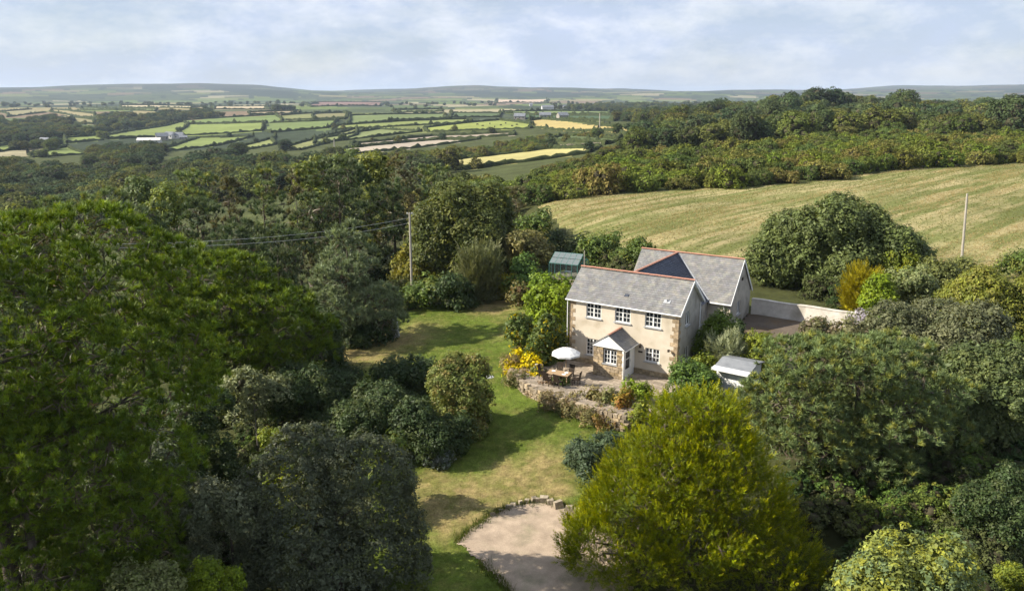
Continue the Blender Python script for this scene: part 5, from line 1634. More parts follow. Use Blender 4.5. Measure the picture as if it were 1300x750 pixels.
# ---- right of the house
veg('shrub', 'dense mid green shrub in front of the gable corner', 'shrub', (838, 464, 916, 530), 51, 'broad', 'dome', ((0.055, 0.09, 0.022), (0.07, 0.105, 0.025), (0.045, 0.075, 0.02)), 60, nl=16)
veg('shrub', 'yellow-green bush tucked behind the mid green shrub', 'shrub', (880, 452, 912, 480), 54.5, 'broad', 'dome', YELG, 61)
veg('conical_bush', 'tall clipped green bush against the gable wall', 'shrub', (882, 398, 940, 475), 57.2, 'broad', 'dome', ((0.06, 0.09, 0.016), (0.075, 0.11, 0.018), (0.05, 0.076, 0.014)), 62, size=.12, dens=1.1, nl=22, depth=2.6, upb=.8)
veg('silver_bush', 'pale silvery upright bush behind the shed', 'shrub', (904, 439, 946, 482), 55.6, 'spray', 'dome', ((0.15, 0.165, 0.10), (0.17, 0.185, 0.115)), 63, tip=(0.24, 0.25, 0.16), size=.55, upb=1.5, dens=1.2)
veg('shrub', 'yellow-green shrub between silver bush and yard', 'shrub', (938, 428, 985, 478), 54.5, 'broad', 'dome', YELG, 64)
veg('shrub', 'small dark shrub along the wing wall by the yard', 'shrub', (905, 410, 945, 445), 60.3, 'broad', 'dome', DARKG, 65)
veg('pine_tree', 'wide blue-green pine with yellow tufts right of the golden cypress', 'tree', (928, 436, 1225, 760), 41, 'pine', 'round', PINEB, 66, nl=64, trunk=.3, crown0=.08, dens=1.0, size=.32, depth=7)
veg('golden_cypress', 'large golden feathery cypress in the right foreground', 'tree', (714, 499, 1022, 830), 35, 'spray', 'cone', ((0.078, 0.096, 0.008), (0.092, 0.108, 0.009), (0.064, 0.082, 0.008)), 67, tip=(0.34, 0.30, 0.010), nl=85, trunk=.3, crown0=.0, dens=1.0, size=.29, depth=9, upb=.9)
veg('shrub', 'dark bluish shrub at the lawn edge left of the golden cypress', 'shrub', (718, 556, 792, 650), 43.5, 'broad', 'dome', ((0.038, 0.055, 0.03), (0.05, 0.068, 0.036)), 68)
veg('privet_bush', 'sunlit yellow-green leafy bush along the bottom right edge', 'shrub', (1030, 694, 1275, 860), 25.5, 'broad', 'dome', ((0.11, 0.125, 0.035), (0.15, 0.155, 0.03), (0.075, 0.10, 0.045)), 69, nl=30, size=.13, dens=.9, depth=4)
veg('shrub', 'small yellowish bush in the bottom right corner', 'shrub', (1262, 712, 1330, 800), 27, 'broad', 'dome', YELG, 70)
veg('shrub', 'dark low shrub added in place of the shaded hollow above the bottom right bushes', 'shrub', (1215, 600, 1310, 690), 33.5, 'broad', 'dome', DARKG, 84)  # shrub put in so its dark leaves stand for the hollow's shade
veg('willow_shrub', 'big grey-olive rounded shrub in the middle of the right thicket', 'shrub', (1078, 384, 1255, 560), 52, 'broad', 'dome', ((0.075, 0.08, 0.042), (0.06, 0.068, 0.034), (0.09, 0.092, 0.05)), 71, nl=26, dens=1.1)
veg('thicket_tree', 'dark ivy-green tree at the right edge of the thicket', 'tree', (1190, 440, 1345, 700), 44, 'broad', 'round', ((0.05, 0.066, 0.026), (0.062, 0.078, 0.03), (0.075, 0.088, 0.034)), 72, nl=26, crown0=.05, trunk=.2, dens=.9)
veg('thicket_tree', 'dull green tree behind the blue-green pine at right', 'tree', (1080, 520, 1220, 660), 45, 'broad', 'round', MIDG, 73, nl=16, dens=.8)
veg('hawthorn', 'yellow-green hawthorn on the right edge below the field', 'tree', (1190, 342, 1330, 490), 60, 'broad', 'dome', ((0.10, 0.11, 0.022), (0.08, 0.095, 0.022), (0.12, 0.12, 0.03)), 74, nl=24)
veg('hawthorn', 'olive hawthorn below the leaning pole', 'tree', (1160, 332, 1250, 410), 68, 'broad', 'dome', ((0.085, 0.092, 0.03), (0.07, 0.08, 0.03)), 75)
veg('variegated_bush', 'pale variegated bush above the yard wall end', 'shrub', (1118, 340, 1188, 420), 66, 'broad', 'dome', ((0.12, 0.135, 0.06), (0.15, 0.165, 0.08), (0.08, 0.10, 0.04)), 76)
veg('clipped_bush', 'vivid green bush at the end of the yard wall', 'shrub', (1094, 350, 1132, 425), 63, 'broad', 'column', BRIG, 77, nl=12)
veg('golden_conifer', 'small orange-yellow conifer behind the yard wall end', 'tree', (1076, 352, 1112, 405), 65, 'spray', 'column', ((0.16, 0.14, 0.015), (0.13, 0.12, 0.015)), 78, tip=(0.20, 0.17, 0.02), size=.5, upb=1.3, dens=.9)
veg('shrub', 'pinkish seeded shrub at the near end of the yard', 'shrub', (1020, 405, 1095, 470), 53, 'broad', 'dome', ((0.085, 0.085, 0.04), (0.11, 0.09, 0.06)), 79, dens=.8)
veg('flowering_shrub', 'lilac flowered bush at the yard wall end', 'shrub', (1078, 398, 1100, 430), 60, 'broad', 'dome', ((0.26, 0.24, 0.28), (0.09, 0.10, 0.04)), 80)
veg('evergreen_oak', 'massive rounded evergreen oak at the near edge of the stubble field', 'tree', (942, 254, 1150, 400), 77, 'broad', 'dome', ((0.07, 0.086, 0.03), (0.084, 0.098, 0.034), (0.058, 0.07, 0.026)), 81, nl=34, trunk=.4, crown0=.05, dens=1.35, size=.26, depth=12)
veg('evergreen_oak', 'lower dark green lobe tree joined to the evergreen oak on its right', 'tree', (1085, 285, 1176, 385), 75, 'broad', 'dome', ((0.062, 0.078, 0.028), (0.074, 0.09, 0.03)), 82, nl=18)
veg('shrub', 'yellowish bush at the right foot of the evergreen oak', 'shrub', (1118, 315, 1165, 360), 72, 'broad', 'dome', YELG, 83)
for i, (bb, Y_) in enumerate((((690, 300, 745, 345), 93), ((730, 302, 790, 348), 90), ((772, 306, 830, 352), 87), ((655, 268, 705, 330), 98))):
    veg('boundary_hedge', ['dark hedge bush right behind the greenhouse', 'green hedge bush between greenhouse and rear wing', 'green hedge bush touching the rear wing roof', 'tall hedge bush left of the greenhouse by the field corner'][i], 'hedge', bb, Y_, 'broad', 'dome', MIDG if i else DARKG, 90 + i, group='boundary hedge along the stubble field')
veg('scrub_bush', 'bush at the right edge of the stubble field by the frame', 'shrub', (1275, 315, 1330, 370), 80, 'broad', 'dome', MIDG, 96)

# ---- tree row beyond the lawn and pines
ROW = [(-20, 262, 95, 'b', 80), (35, 264, 84, 'b', 85), (85, 256, 90, 'b', 90), (130, 250, 80, 'p', 95), (175, 228, 62, 'b', 104), (212, 236, 60, 'b', 98), (250, 226, 70, 'b', 108), (292, 222, 60, 'g', 104), (335, 216, 64, 'b', 112),
       (378, 224, 54, 'g', 102), (432, 212, 120, 'd', 98), (474, 198, 60, 'b', 118), (512, 204, 56, 'g', 114), (545, 215, 60, 'b', 118), (580, 226, 50, 'b', 112), (400, 204, 50, 'b', 120), (440, 194, 46, 'b', 124),
       (258, 262, 80, 'd', 88), (330, 262, 70, 'd', 86), (190, 268, 70, 'd', 80), (620, 232, 56, 'b', 112), (650, 244, 50, 'g', 108), (560, 234, 46, 'd', 104), (500, 238, 50, 'd', 96), (355, 300, 80, 'd', 76), (300, 300, 70, 'd', 72)]
RL = ['leftmost', 'second', 'third', 'fourth', 'fifth', 'sixth', 'seventh', 'eighth', 'ninth', 'tenth', 'eleventh', 'twelfth', 'thirteenth', 'fourteenth', 'fifteenth', 'sixteenth', 'seventeenth', 'eighteenth', 'nineteenth', 'twentieth', 'twenty-first', 'twenty-second', 'twenty-third', 'twenty-fourth', 'twenty-fifth', 'twenty-sixth']
srt = sorted(range(len(ROW)), key=lambda i: ROW[i][0])
rank = {i: n for n, i in enumerate(srt)}
for i, (cx_, ty, wpx, kd, Y_) in enumerate(ROW):
    bb = (cx_ - wpx / 2, ty, cx_ + wpx / 2, ty + 110)
    kd = 'p' if i in (2, 6, 8, 13) else kd
    desc = {'b': 'yellow-green leafy tree', 'g': 'brownish soft needled tree', 'd': 'dark blue-green pine', 'p': 'fresh green pine'}[kd]
    lab = desc + ', ' + RL[rank[i]] + ' from the left in the tree belt beyond the garden'
    if kd == 'b':
        veg('belt_tree', lab, 'tree', bb, Y_, 'broad', 'round', ((0.09, 0.11, 0.024), (0.11, 0.122, 0.028), (0.07, 0.09, 0.024)) if i % 2 else ((0.072, 0.094, 0.034), (0.088, 0.106, 0.038)), 200 + i, crown0=.12, trunk=.2, dens=.9, nl=24, group='tree belt beyond the garden')
    elif kd == 'g':
        veg('belt_tree', lab, 'tree', bb, Y_, 'pine', 'cone', ((0.085, 0.082, 0.04), (0.10, 0.09, 0.05), (0.065, 0.075, 0.034)), 200 + i, crown0=.12, trunk=.2, dens=.9, nl=26, size=.6, group='tree belt beyond the garden')
    else:
        veg('belt_pine', lab, 'tree', bb, Y_, 'pine', 'round', DARKP if kd == 'd' else PINEB, 200 + i, crown0=.12, trunk=.25, dens=1, nl=28, size=.6, group='tree belt beyond the garden')

# ------------------------------------------------------------------ shared trees and bushes of the middle distance
def proto(seed, w_, h_, shape, nleaf, lf, cols, nl, crown0=.1, inner=.78, core=.62, k=14):
    g = np.random.default_rng(seed)
    C, Rr = lobes(g, w_, w_ * .95, h_, shape, nl, crown0 * h_)
    P, D = shell_points(g, C, Rr, nleaf // k, inner)
    lf = lf * 1.1
    V, Fq, c = leaves_broad(g, P, D, k, lf * 1.9, lf, cols, asp=.75)
    V[:, 2] = np.maximum(V[:, 2], .02)
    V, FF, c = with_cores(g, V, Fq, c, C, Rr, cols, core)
    nf_ = sum(len(f) for f in FF)
    tb_ = trunk_mesh(g, C, Rr, h_, h_ * .018, nl=4)
    tv = np.array(tb_.v); quads = np.array([f for f in tb_.f if len(f) == 4]) + len(V)
    me = mesh_np('wood_tree', np.concatenate([V, tv]), FF + [quads], mat_idx=np.concatenate([np.zeros(nf_, int), np.ones(len(quads), int)]),
                 col=np.concatenate([c, np.tile((.08, .07, .055), (len(tv), 1))]))
    me.materials.append(M_FARLEAF); me.materials.append(M_BARK)
    NT[0] += 2 * len(Fq)
    return me


WOODC = [((0.048, 0.06, 0.022), (0.06, 0.07, 0.025), (0.04, 0.05, 0.02)), ((0.066, 0.08, 0.022), (0.082, 0.09, 0.026), (0.054, 0.068, 0.02)), ((0.036, 0.052, 0.026), (0.046, 0.06, 0.03)), ((0.075, 0.074, 0.024), (0.06, 0.068, 0.022)), ((0.09, 0.098, 0.03), (0.075, 0.085, 0.026)), ((0.05, 0.068, 0.03), (0.06, 0.078, 0.034))]
P_WOOD = [proto(500 + i, 13, 11 + (i % 3), 'dome' if i % 3 else 'round', 5200, .5, WOODC[i], 18 + 3 * (i % 3)) for i in range(6)]
P_SCRUB = [proto(520 + i, 7, 3.6 + .5 * (i % 3), 'dome', 5200, .24, [((0.083, 0.100, 0.024), (0.100, 0.112, 0.029), (0.062, 0.080, 0.022)), ((0.100, 0.106, 0.029), (0.125, 0.125, 0.033), (0.075, 0.085, 0.024)), ((0.057, 0.075, 0.024), (0.075, 0.092, 0.029)), ((0.112, 0.100, 0.035), (0.094, 0.098, 0.029)), ((0.094, 0.115, 0.024), (0.075, 0.098, 0.022))][i], 16, crown0=0) for i in range(5)]
P_UNDER = [proto(560 + i, 3.6, 2.2, 'dome', 5200, .105, [DARKG, MIDG, ((0.06, 0.07, 0.028), (0.045, 0.055, 0.022))][i], 14, crown0=0, k=22) for i in range(3)]
P_PINE = [proto(540 + i, 13, 14, 'flat', 3600, .55, ((0.03, 0.045, 0.022), (0.04, 0.055, 0.026)), 16, crown0=.35) for i in range(2)]
P_SMALL = [proto(550 + i, 8, 7, 'round', 1300, .8, WOODC[(i + 2) % 4], 9, crown0=.05) for i in range(3)]

prs = random.Random(77)


def put(name, me, x, y, s, sz=1.0, label=None, cat=None, group=None, dz=-.2):
    o = bpy.data.objects.new(name, me); COL.objects.link(o)
    o.location = (x, y, Tz(x, y) + dz); o.rotation_euler = (0, 0, prs.uniform(0, 6.28)); o.scale = (s, s * prs.uniform(.9, 1.1), s * sz)
    tag(o, label, cat, group)
    return o


def region_w(W, space, jitter=.45, seed=1):
    """jittered grid of spots in a plan outline"""
    W = np.array(W); lo, hi = W.min(0), W.max(0); rr = np.random.default_rng(seed)
    ys = np.arange(lo[1], hi[1], space * .87); xs = np.arange(lo[0], hi[0], space)
    X, Y = np.meshgrid(xs, ys); X = X + (np.arange(len(ys)) % 2)[:, None] * space * .5
    q = np.stack([X.ravel(), Y.ravel()], -1) + rr.uniform(-jitter, jitter, (X.size, 2)) * space
    return list(q[pip(q[:, 0], q[:, 1], W)])


def region(poly_pxY, space, jitter=.45, seed=1):
    return region_w([(ray(px, 150 if Y > 300 else 220)[0] * Y, Y) for px, Y in poly_pxY], space, jitter, seed)


def onfield(p, margin=0):
    for W in field_polys:
        if W is not None and pip(np.array([p[0]]), np.array([p[1]]), W)[0]: return True
    return False


stub_list = stub_w


def in_stub(p): return bool(pip(np.array([p[0]]), np.array([p[1]]), stub_list)[0])


def proj(x, y, z):
    dy, dz = y, z - CZ
    zc = dy * math.cos(TH) - dz * math.sin(TH); yc = dy * math.sin(TH) + dz * math.cos(TH)
    return 650 + F * x / zc, 375 - F * yc / zc


FPX = [np.array(pl, float) for pl, c in FIELDS]


def unblocked(spots, h_, w_):
    """leave out the trees that would hide one of the open fields behind them"""
    if not len(spots): return []
    S = np.array(spots); z = T(S[:, 0], S[:, 1]); bad = np.zeros(len(S), bool)
    for f in (1.0, .55):
        for s in (-.4, 0, .4):
            zz = z + h_ * f * (1 if s == 0 else .85) - CZ; x = S[:, 0] + s * w_; y = S[:, 1]
            zc = y * math.cos(TH) - zz * math.sin(TH); yc = y * math.sin(TH) + zz * math.cos(TH)
            px, py = 650 + F * x / zc, 375 - F * yc / zc
            for q in FPX: bad |= pip(px, py, q)
    for W in field_polys:
        if W is not None: bad |= pip(S[:, 0], S[:, 1], W)
    bad |= pip(S[:, 0], S[:, 1], stub_w)
    return [q for q, b_ in zip(spots, bad) if not b_]


def mass(name, label, spots, sources, smin, smax, hmin=.75, hmax=1.0):
    """one object for trees nobody could count: points that carry copies of a tree mesh"""
    n = len(spots)
    if not n: return
    S = np.array(spots)[:, :2]
    me = bpy.data.meshes.new(name)
    me.vertices.add(n)
    me.vertices.foreach_set('co', np.column_stack([S, T(S[:, 0], S[:, 1]) - .3]).astype(np.float32).ravel())
    rr = np.random.default_rng(n)
    a = me.attributes.new('rot', 'FLOAT_VECTOR', 'POINT'); v = np.zeros((n, 3), np.float32); v[:, 2] = rr.uniform(0, 6.28, n); a.data.foreach_set('vector', v.ravel())
    a = me.attributes.new('scl', 'FLOAT_VECTOR', 'POINT'); s = rr.uniform(smin, smax, n); v = np.column_stack([s, s, s * rr.uniform(hmin, hmax, n)]).astype(np.float32); a.data.foreach_set('vector', v.ravel())
    a = me.attributes.new('pick', 'INT', 'POINT'); a.data.foreach_set('value', rr.integers(0, len(sources), n).astype(np.int32))
    o = bpy.data.objects.new(name, me); COL.objects.link(o); tag(o, label, 'woodland', None, 'stuff')
    ng = bpy.data.node_groups.new(name, 'GeometryNodeTree')
    ng.interface.new_socket('Geometry', in_out='INPUT', socket_type='NodeSocketGeometry'); ng.interface.new_socket('Geometry', in_out='OUTPUT', socket_type='NodeSocketGeometry')
    NN, LL = ng.nodes.new, ng.links.new
    gi, go = NN('NodeGroupInput'), NN('NodeGroupOutput'); ip = NN('GeometryNodeInstanceOnPoints'); j = NN('GeometryNodeJoinGeometry')
    for so in reversed(sources):
        oi = NN('GeometryNodeObjectInfo'); oi.inputs['Object'].default_value = so; gt = NN('GeometryNodeGeometryToInstance')
        LL(oi.outputs['Geometry'], gt.inputs[0]); LL(gt.outputs[0], j.inputs[0])
    LL(gi.outputs[0], ip.inputs['Points']); LL(j.outputs[0], ip.inputs['Instance']); ip.inputs['Pick Instance'].default_value = True
    for nm, ty, sk in (('rot', 'FLOAT_VECTOR', 'Rotation'), ('scl', 'FLOAT_VECTOR', 'Scale'), ('pick', 'INT', 'Instance Index')):
        na_ = NN('GeometryNodeInputNamedAttribute'); na_.data_type = ty; na_.inputs['Name'].default_value = nm; LL(na_.outputs['Attribute'], ip.inputs[sk])
    LL(ip.outputs[0], go.inputs[0])
    md = o.modifiers.new('trees', 'NODES'); md.node_group = ng
    return o


# scrub belt above the stubble field
top_edge = [tuple(q) for q in stub_w[:9]]
outer = [(q[0] * k_, q[1] * k_) for q, k_ in zip(top_edge, (1.5, 1.55, 1.6, 1.65, 1.7, 1.7, 1.65, 1.6, 1.6))]
belt = np.array(top_edge + outer[::-1])


sp = unblocked(region_w(belt, 4.9, seed=3), 4, 6)
sp = sorted(sp, key=lambda q: np.hypot(*q))
# keep those in view; nearest as single bushes
vw = [q for q in sp if abs(q[0] / q[1]) < .70]
ind = vw[::max(1, len(vw) // 210)][:210]
ids = set(map(id, ind))
SCR = []
for q in ind:
    SCR.append(put('scrub_bush', P_SCRUB[prs.randrange(5)], q[0], q[1], prs.uniform(.75, 1.3), prs.uniform(.75, 1.2), 'rounded bush in the scrub belt along the top of the stubble field', 'bush', 'scrub belt above the stubble field'))
SRC = [next(o for o in SCR if o.data == m_) for m_ in P_SCRUB if any(o.data == m_ for o in SCR)]
mass('scrub_thicket', 'dense olive scrub filling the belt above the stubble field', [q for q in sp if id(q) not in ids], SRC, .7, 1.15)
print('scrub', len(sp))
sp = unblocked(region([(540, 130), (650, 125), (655, 150), (620, 200), (560, 230), (520, 180)], 6.5, seed=4), 5, 7)
for q in sp[:50]: put('thicket_bush', P_SCRUB[prs.randrange(5)], q[0], q[1], prs.uniform(.8, 1.4), prs.uniform(.9, 1.3), 'bush in the thicket between the garden and the far pale field', 'bush', 'thicket left of the stubble field')

# right hand woodland
wp_ = region([(760, 330), (900, 320), (1100, 300), (1300, 300), (1450, 300), (1450, 640), (1300, 660), (1100, 660), (950, 620), (830, 560), (790, 430)], 12.5, seed=5)
wp_ = unblocked(wp_, 14, 16)
wp_ = sorted(wp_, key=lambda q: np.hypot(*q))
print('right wood', len(wp_))
ind = wp_[::max(1, len(wp_) // 150)][:150]; ids = set(map(id, ind)); WTR = []
for q in ind:
    WTR.append(put('woodland_tree', P_WOOD[prs.randrange(6)], q[0], q[1], prs.uniform(.65, 1.4), prs.uniform(.65, 1.0), 'round crowned tree in the wood on the right hillside', 'tree', 'wood on the right hillside'))
WSRC = [next(o for o in WTR if o.data == m_) for m_ in P_WOOD if any(o.data == m_ for o in WTR)]
mass('hillside_woodland', 'dense tree canopy covering the right hillside', [q for q in wp_ if id(q) not in ids], WSRC, .6, 1.25, .55, 1.0)
for (px, py, Y, s, k) in ((1025, 116, 540, 1.15, 0), (1040, 112, 545, 1.3, 1), (1060, 112, 550, 1.1, 0), (1003, 117, 560, 1.0, 1)):
    x = ray(px, py)[0] * Y; zt = CZ + ray(px, py)[2] * Y; zg = Tz(x, Y)
    put('umbrella_pine', P_PINE[k], x, Y, s, (zt - zg) / (14 * s), 'dark flat topped pine standing above the right hand wood', 'tree', 'clump of tall pines on the right skyline')
x = ray(1153, 115)[0] * 560; zt = CZ + ray(1153, 114)[2] * 560
put('woodland_tree', P_WOOD[0], x, 560, 1.35, (zt - Tz(x, 560)) / (11 * 1.35), 'lone big domed tree on the skyline right of the pine clump', 'tree')

# left valley wood
lw = region([(-120, 300), (200, 260), (420, 250), (560, 260), (600, 360), (560, 600), (420, 720), (260, 820), (110, 900), (-120, 850)], 13, seed=6)
lw = unblocked([q for q in lw if q[1] > 300], 14, 16)
print('left wood', len(lw))
ind = lw[::max(1, len(lw) // 145)][:145]; ids = set(map(id, ind))
for q in ind:
    put('woodland_tree', P_WOOD[(0, 2, 2, 0, 3, 4)[prs.randrange(6)]], q[0], q[1], prs.uniform(.9, 1.35), prs.uniform(.65, .95), 'round crowned tree in the dark valley wood on the left', 'tree', 'dark valley wood on the left')
mass('valley_woodland', 'dense dark canopy of the wood in the left valley', [q for q in lw if id(q) not in ids], WSRC, .85, 1.2, .6, .95)
for i, (pl, spc, lab) in enumerate((
        ([(-150, 900), (30, 900), (140, 1150), (60, 1300), (-150, 1300)], 15, 'far wood left of the bright valley fields'),
        ([(-150, 1350), (60, 1320), (140, 1180), (260, 1500), (380, 1900), (200, 1800), (60, 1500), (-100, 1700)], 18, 'long far wood behind the bright valley fields'),
        ([(100, 880), (250, 960), (420, 1000), (430, 1150), (250, 1080), (120, 1050)], 22, 'scattered trees round the valley farm'),
        ([(760, 900), (830, 700), (1000, 760), (1400, 800), (1400, 1200), (1000, 1300), (800, 1250)], 18, 'far wood behind the right hillside'),
        ([(700, 1900), (800, 1700), (950, 1800), (980, 2400), (760, 2500)], 26, 'far trees round the distant village'),
        ([(-150, 2400), (300, 2300), (600, 2700), (900, 2600), (1400, 2600), (1400, 3400), (700, 3600), (-150, 3400)], 120, 'scattered far trees across the plain below the hills'))):
    sp = unblocked(region(pl, spc, seed=20 + i), 13, 15)
    mass('far_woodland', lab, sp, WSRC, .8, 1.25, .6, .95)
sp = unblocked(region([(450, 560), (560, 440), (660, 360), (720, 300), (800, 330), (790, 440), (770, 600), (700, 700), (600, 600), (470, 640)], 6.5, seed=31), 4, 8)
print('mid scrub', len(sp))
ids = set(map(id, sp[::max(1, len(sp) // 40)][:40]))
for q in sp:
    if id(q) in ids: put('field_bush', P_SCRUB[prs.randrange(5)], q[0], q[1], prs.uniform(1.0, 1.6), prs.uniform(.7, 1.1), 'bush in the scrub around the far pale stubble field', 'bush', 'scrub round the far pale field')
mass('field_scrub', 'olive scrub covering the slope around the far pale field', [q for q in sp if id(q) not in ids], SRC, .65, 1.15, .5, .9)

# undergrowth in the shade below the near trees
ug = []
for pl, spc in (([(1030, 27), (1330, 27), (1330, 50), (1180, 50), (1060, 46)], 2.1), ([(-100, 24), (280, 24), (330, 34), (430, 46), (400, 58), (300, 62), (-100, 62)], 3.4), ([(-100, 62), (430, 62), (480, 72), (560, 92), (640, 96), (500, 104), (-100, 100)], 4.6),
                ([(700, 90), (940, 84), (1180, 70), (1330, 66), (1330, 50), (1110, 56), (1090, 66), (960, 80), (840, 80)], 3.2)):
    W = np.array([(ray(px, 400)[0] * Y, Y) for px, Y in pl])
    ug += region_w(W, spc, seed=int(spc * 10))
lawn_a = np.array(lawn_w)
ug = [q for q in ug if not pip(np.array([q[0]]), np.array([q[1]]), lawn_a)[0] and not pip(np.array([q[0]]), np.array([q[1]]), np.array(grav_w))[0] and not pip(np.array([q[0]]), np.array([q[1]]), np.array(DRV))[0] and not (in_stub(q) and q[1] > 80)]
ug = [q for q in ug if not (-1 < (q - HO[:2]) @ HU[:2] < 13 and -8.5 < (q - HO[:2]) @ HV[:2] < 17)]
print('undergrowth', len(ug))
UO = [put('undergrowth_bush', P_UNDER[i % 3], ug[i * 7][0], ug[i * 7][1], 1.1, 1.0, ['dark', 'green', 'olive'][i] + ' low bush in the undergrowth below the near trees', 'bush', 'undergrowth') for i in range(3)]
mass('undergrowth', 'tangled undergrowth in the shade between the near trees', ug, UO, .65, 1.2, .6, 1.1)

# ------------------------------------------------------------------ hedgerows along the far fields
M_HEDGE = noise_mat('hedge_leaf', (0.022, 0.032, 0.014), (0.055, 0.066, 0.024), scale=.35, detail=6, rough=.95, bump=1.0, bscale=1.2, bdist=.5, spec=.05)
hrng = np.random.default_rng(9)


def hedgerow(pts, hh, ww):
    pts = [np.array(p[:2]) for p in pts]
    V = []; prev = None; ns = 0
    for a, b in zip(pts[:-1], pts[1:]):
        L_ = np.linalg.norm(b - a); n = max(2, int(L_ / (ww * .9)))
        for i in range(n + (1 if b is pts[-1] else 0)):
            t = i / n; c = a + (b - a) * t; d = (b - a) / L_; nn = np.array([d[1], -d[0]])
            h_ = hh * hrng.uniform(.55, 1.35) * (1.9 if hrng.random() < .08 else 1); w_ = ww * hrng.uniform(.7, 1.3); z = Tz(c[0], c[1])
            for (o_, q) in ((-1, -.3), (-.9, .55), (-.3, 1.0), (.35, .95), (.9, .5), (1, -.3)):
                p = c + nn * o_ * w_ * .5 * hrng.uniform(.8, 1.2); V.append((p[0] + hrng.normal(0, .2), p[1] + hrng.normal(0, .2), z + h_ * q * hrng.uniform(.85, 1.15)))
            ns += 1
    Fq = [(i * 6 + k, (i + 1) * 6 + k, (i + 1) * 6 + k + 1, i * 6 + k + 1) for i in range(ns - 1) for k in range(5)]
    me = mesh_np('hedgerow', np.array(V), [np.array(Fq)])
    return me


done = []
hn = 0
for k, W in enumerate(field_polys):
    if W is None: continue
    n = len(W)
    for i in range(n):
        a, b = W[i], W[(i + 1) % n]
        m = (a + b) / 2
        if any(np.linalg.norm(m - q) < .018 * np.linalg.norm(m) for q in done): continue
        done.append(m)
        L_ = np.linalg.norm(b - a)
        if L_ < 15: continue
        Yd = np.linalg.norm(m)
        if Yd > 4200: continue
        sub = [a + (b - a) * t + hrng.normal(0, L_ * .012, 2) * (0 < t < 1) for t in np.linspace(0, 1, 4)]
        hs = 2.2 if Yd < 900 else 2.2 + Yd / 1500
        o = link('hedgerow', hedgerow(sub, hs * hrng.uniform(.8, 1.1), 2.6 + Yd / 900), M_HEDGE)
        cpx, cpy = FPX[k].mean(0); mpx = 650 + F * m[0] / m[1] / 1.03; fw_ = np.ptp(FPX[k][:, 0]) / 2
        side = 'left' if (mpx - cpx) / fw_ < -.55 else 'right' if (mpx - cpx) / fw_ > .55 else 'upper' if m[1] > W[:, 1].mean() else 'lower'
        tag(o, 'dark hedgerow on the ' + side + ' edge of the ' + FNAMES[k], 'hedge', 'hedgerows between the far fields')
        hn += 1
        for t in hrng.uniform(0, 1, int(hrng.integers(0, 2))):
            p = a + (b - a) * t
            put('hedgerow_tree', P_SMALL[prs.randrange(3)], p[0], p[1], prs.uniform(.5, .95), 1.0, 'small round tree on the ' + side + ' edge of the ' + FNAMES[k], 'tree', 'trees in the far hedgerows')
print('hedgerows', hn)
# extra hedgerow strips in the green scrub behind the far pale field, with grey stone wall
pts = [hit(px, py, 200) for px, py in ((540, 203), (600, 195), (660, 190), (720, 186), (765, 184))]
mbw = MB()
wr_ = random.Random(8)
for a, b in zip(pts[:-1], pts[1:]):
    d = b - a; L_ = np.hypot(d[0], d[1]); n = int(L_ / 1.6)
    for i in range(n):
        if wr_.random() < .3: continue
        c = a + d * (i + .5) / n; g_ = wr_.uniform(.9, 1.6); mbw.cur = (g_ * 1.05, g_, g_ * .95)
        s = wr_.uniform(.5, 1.1); mbw.box(c[0] - s, c[0] + s, c[1] - .5, c[1] + .5, c[2] - .5, c[2] + wr_.uniform(.9, 1.9))
o = mbw.build('field_wall', M_STONE, None, col=True); tag(o, 'pale broken stone wall above the far stubble field', 'wall')

# ------------------------------------------------------------------ far farms and houses
M_FROOF = noise_mat('far_slate', (0.13, 0.14, 0.16), (0.22, 0.23, 0.25), scale=.4, rough=.8, bump=0)
M_FWALL = noise_mat('far_whitewash', (0.50, 0.48, 0.44), (0.66, 0.64, 0.60), scale=.3, rough=.9, bump=0)
M_FSTONE = noise_mat('far_stone', (0.22, 0.20, 0.17), (0.32, 0.29, 0.25), scale=.4, rough=.9, bump=0)


def farm(px, py, w_, d_, e_, r_, rz, wall, roofm, label, group):
    p = hit(px, py, 300)
    if p is None: return
    e = empty('farm_building', tuple(p), rz); tag(e, label, 'building', group)
    mb = MB(); a, b = w_ / 2, d_ / 2
    mb.add([(-a, -b, -1), (a, -b, -1), (a, b, -1), (-a, b, -1), (-a, -b, e_), (a, -b, e_), (a, b, e_), (-a, b, e_), (-a, 0, r_), (a, 0, r_)], [(0, 1, 5, 4), (2, 3, 7, 6), (1, 2, 6, 9, 5), (3, 0, 4, 8, 7)]); mb.build('wall', wall, e)
    mb = MB(); s = .5
    mb.add([(-a - s, -b - s, e_ - .2), (a + s, -b - s, e_ - .2), (a + s, 0, r_ + .2), (-a - s, 0, r_ + .2), (a + s, b + s, e_ - .2), (-a - s, b + s, e_ - .2)], [(0, 1, 2, 3), (3, 2, 4, 5)]); mb.build('roof', roofm, e)
    for x in np.linspace(-a * .7, a * .7, max(2, int(w_ / 5))):
        mb = MB(); mb.box(x - .6, x + .6, -b - .06, -b - .004, e_ * .35, e_ * .75); mb.build('window', M_GLASS, e)


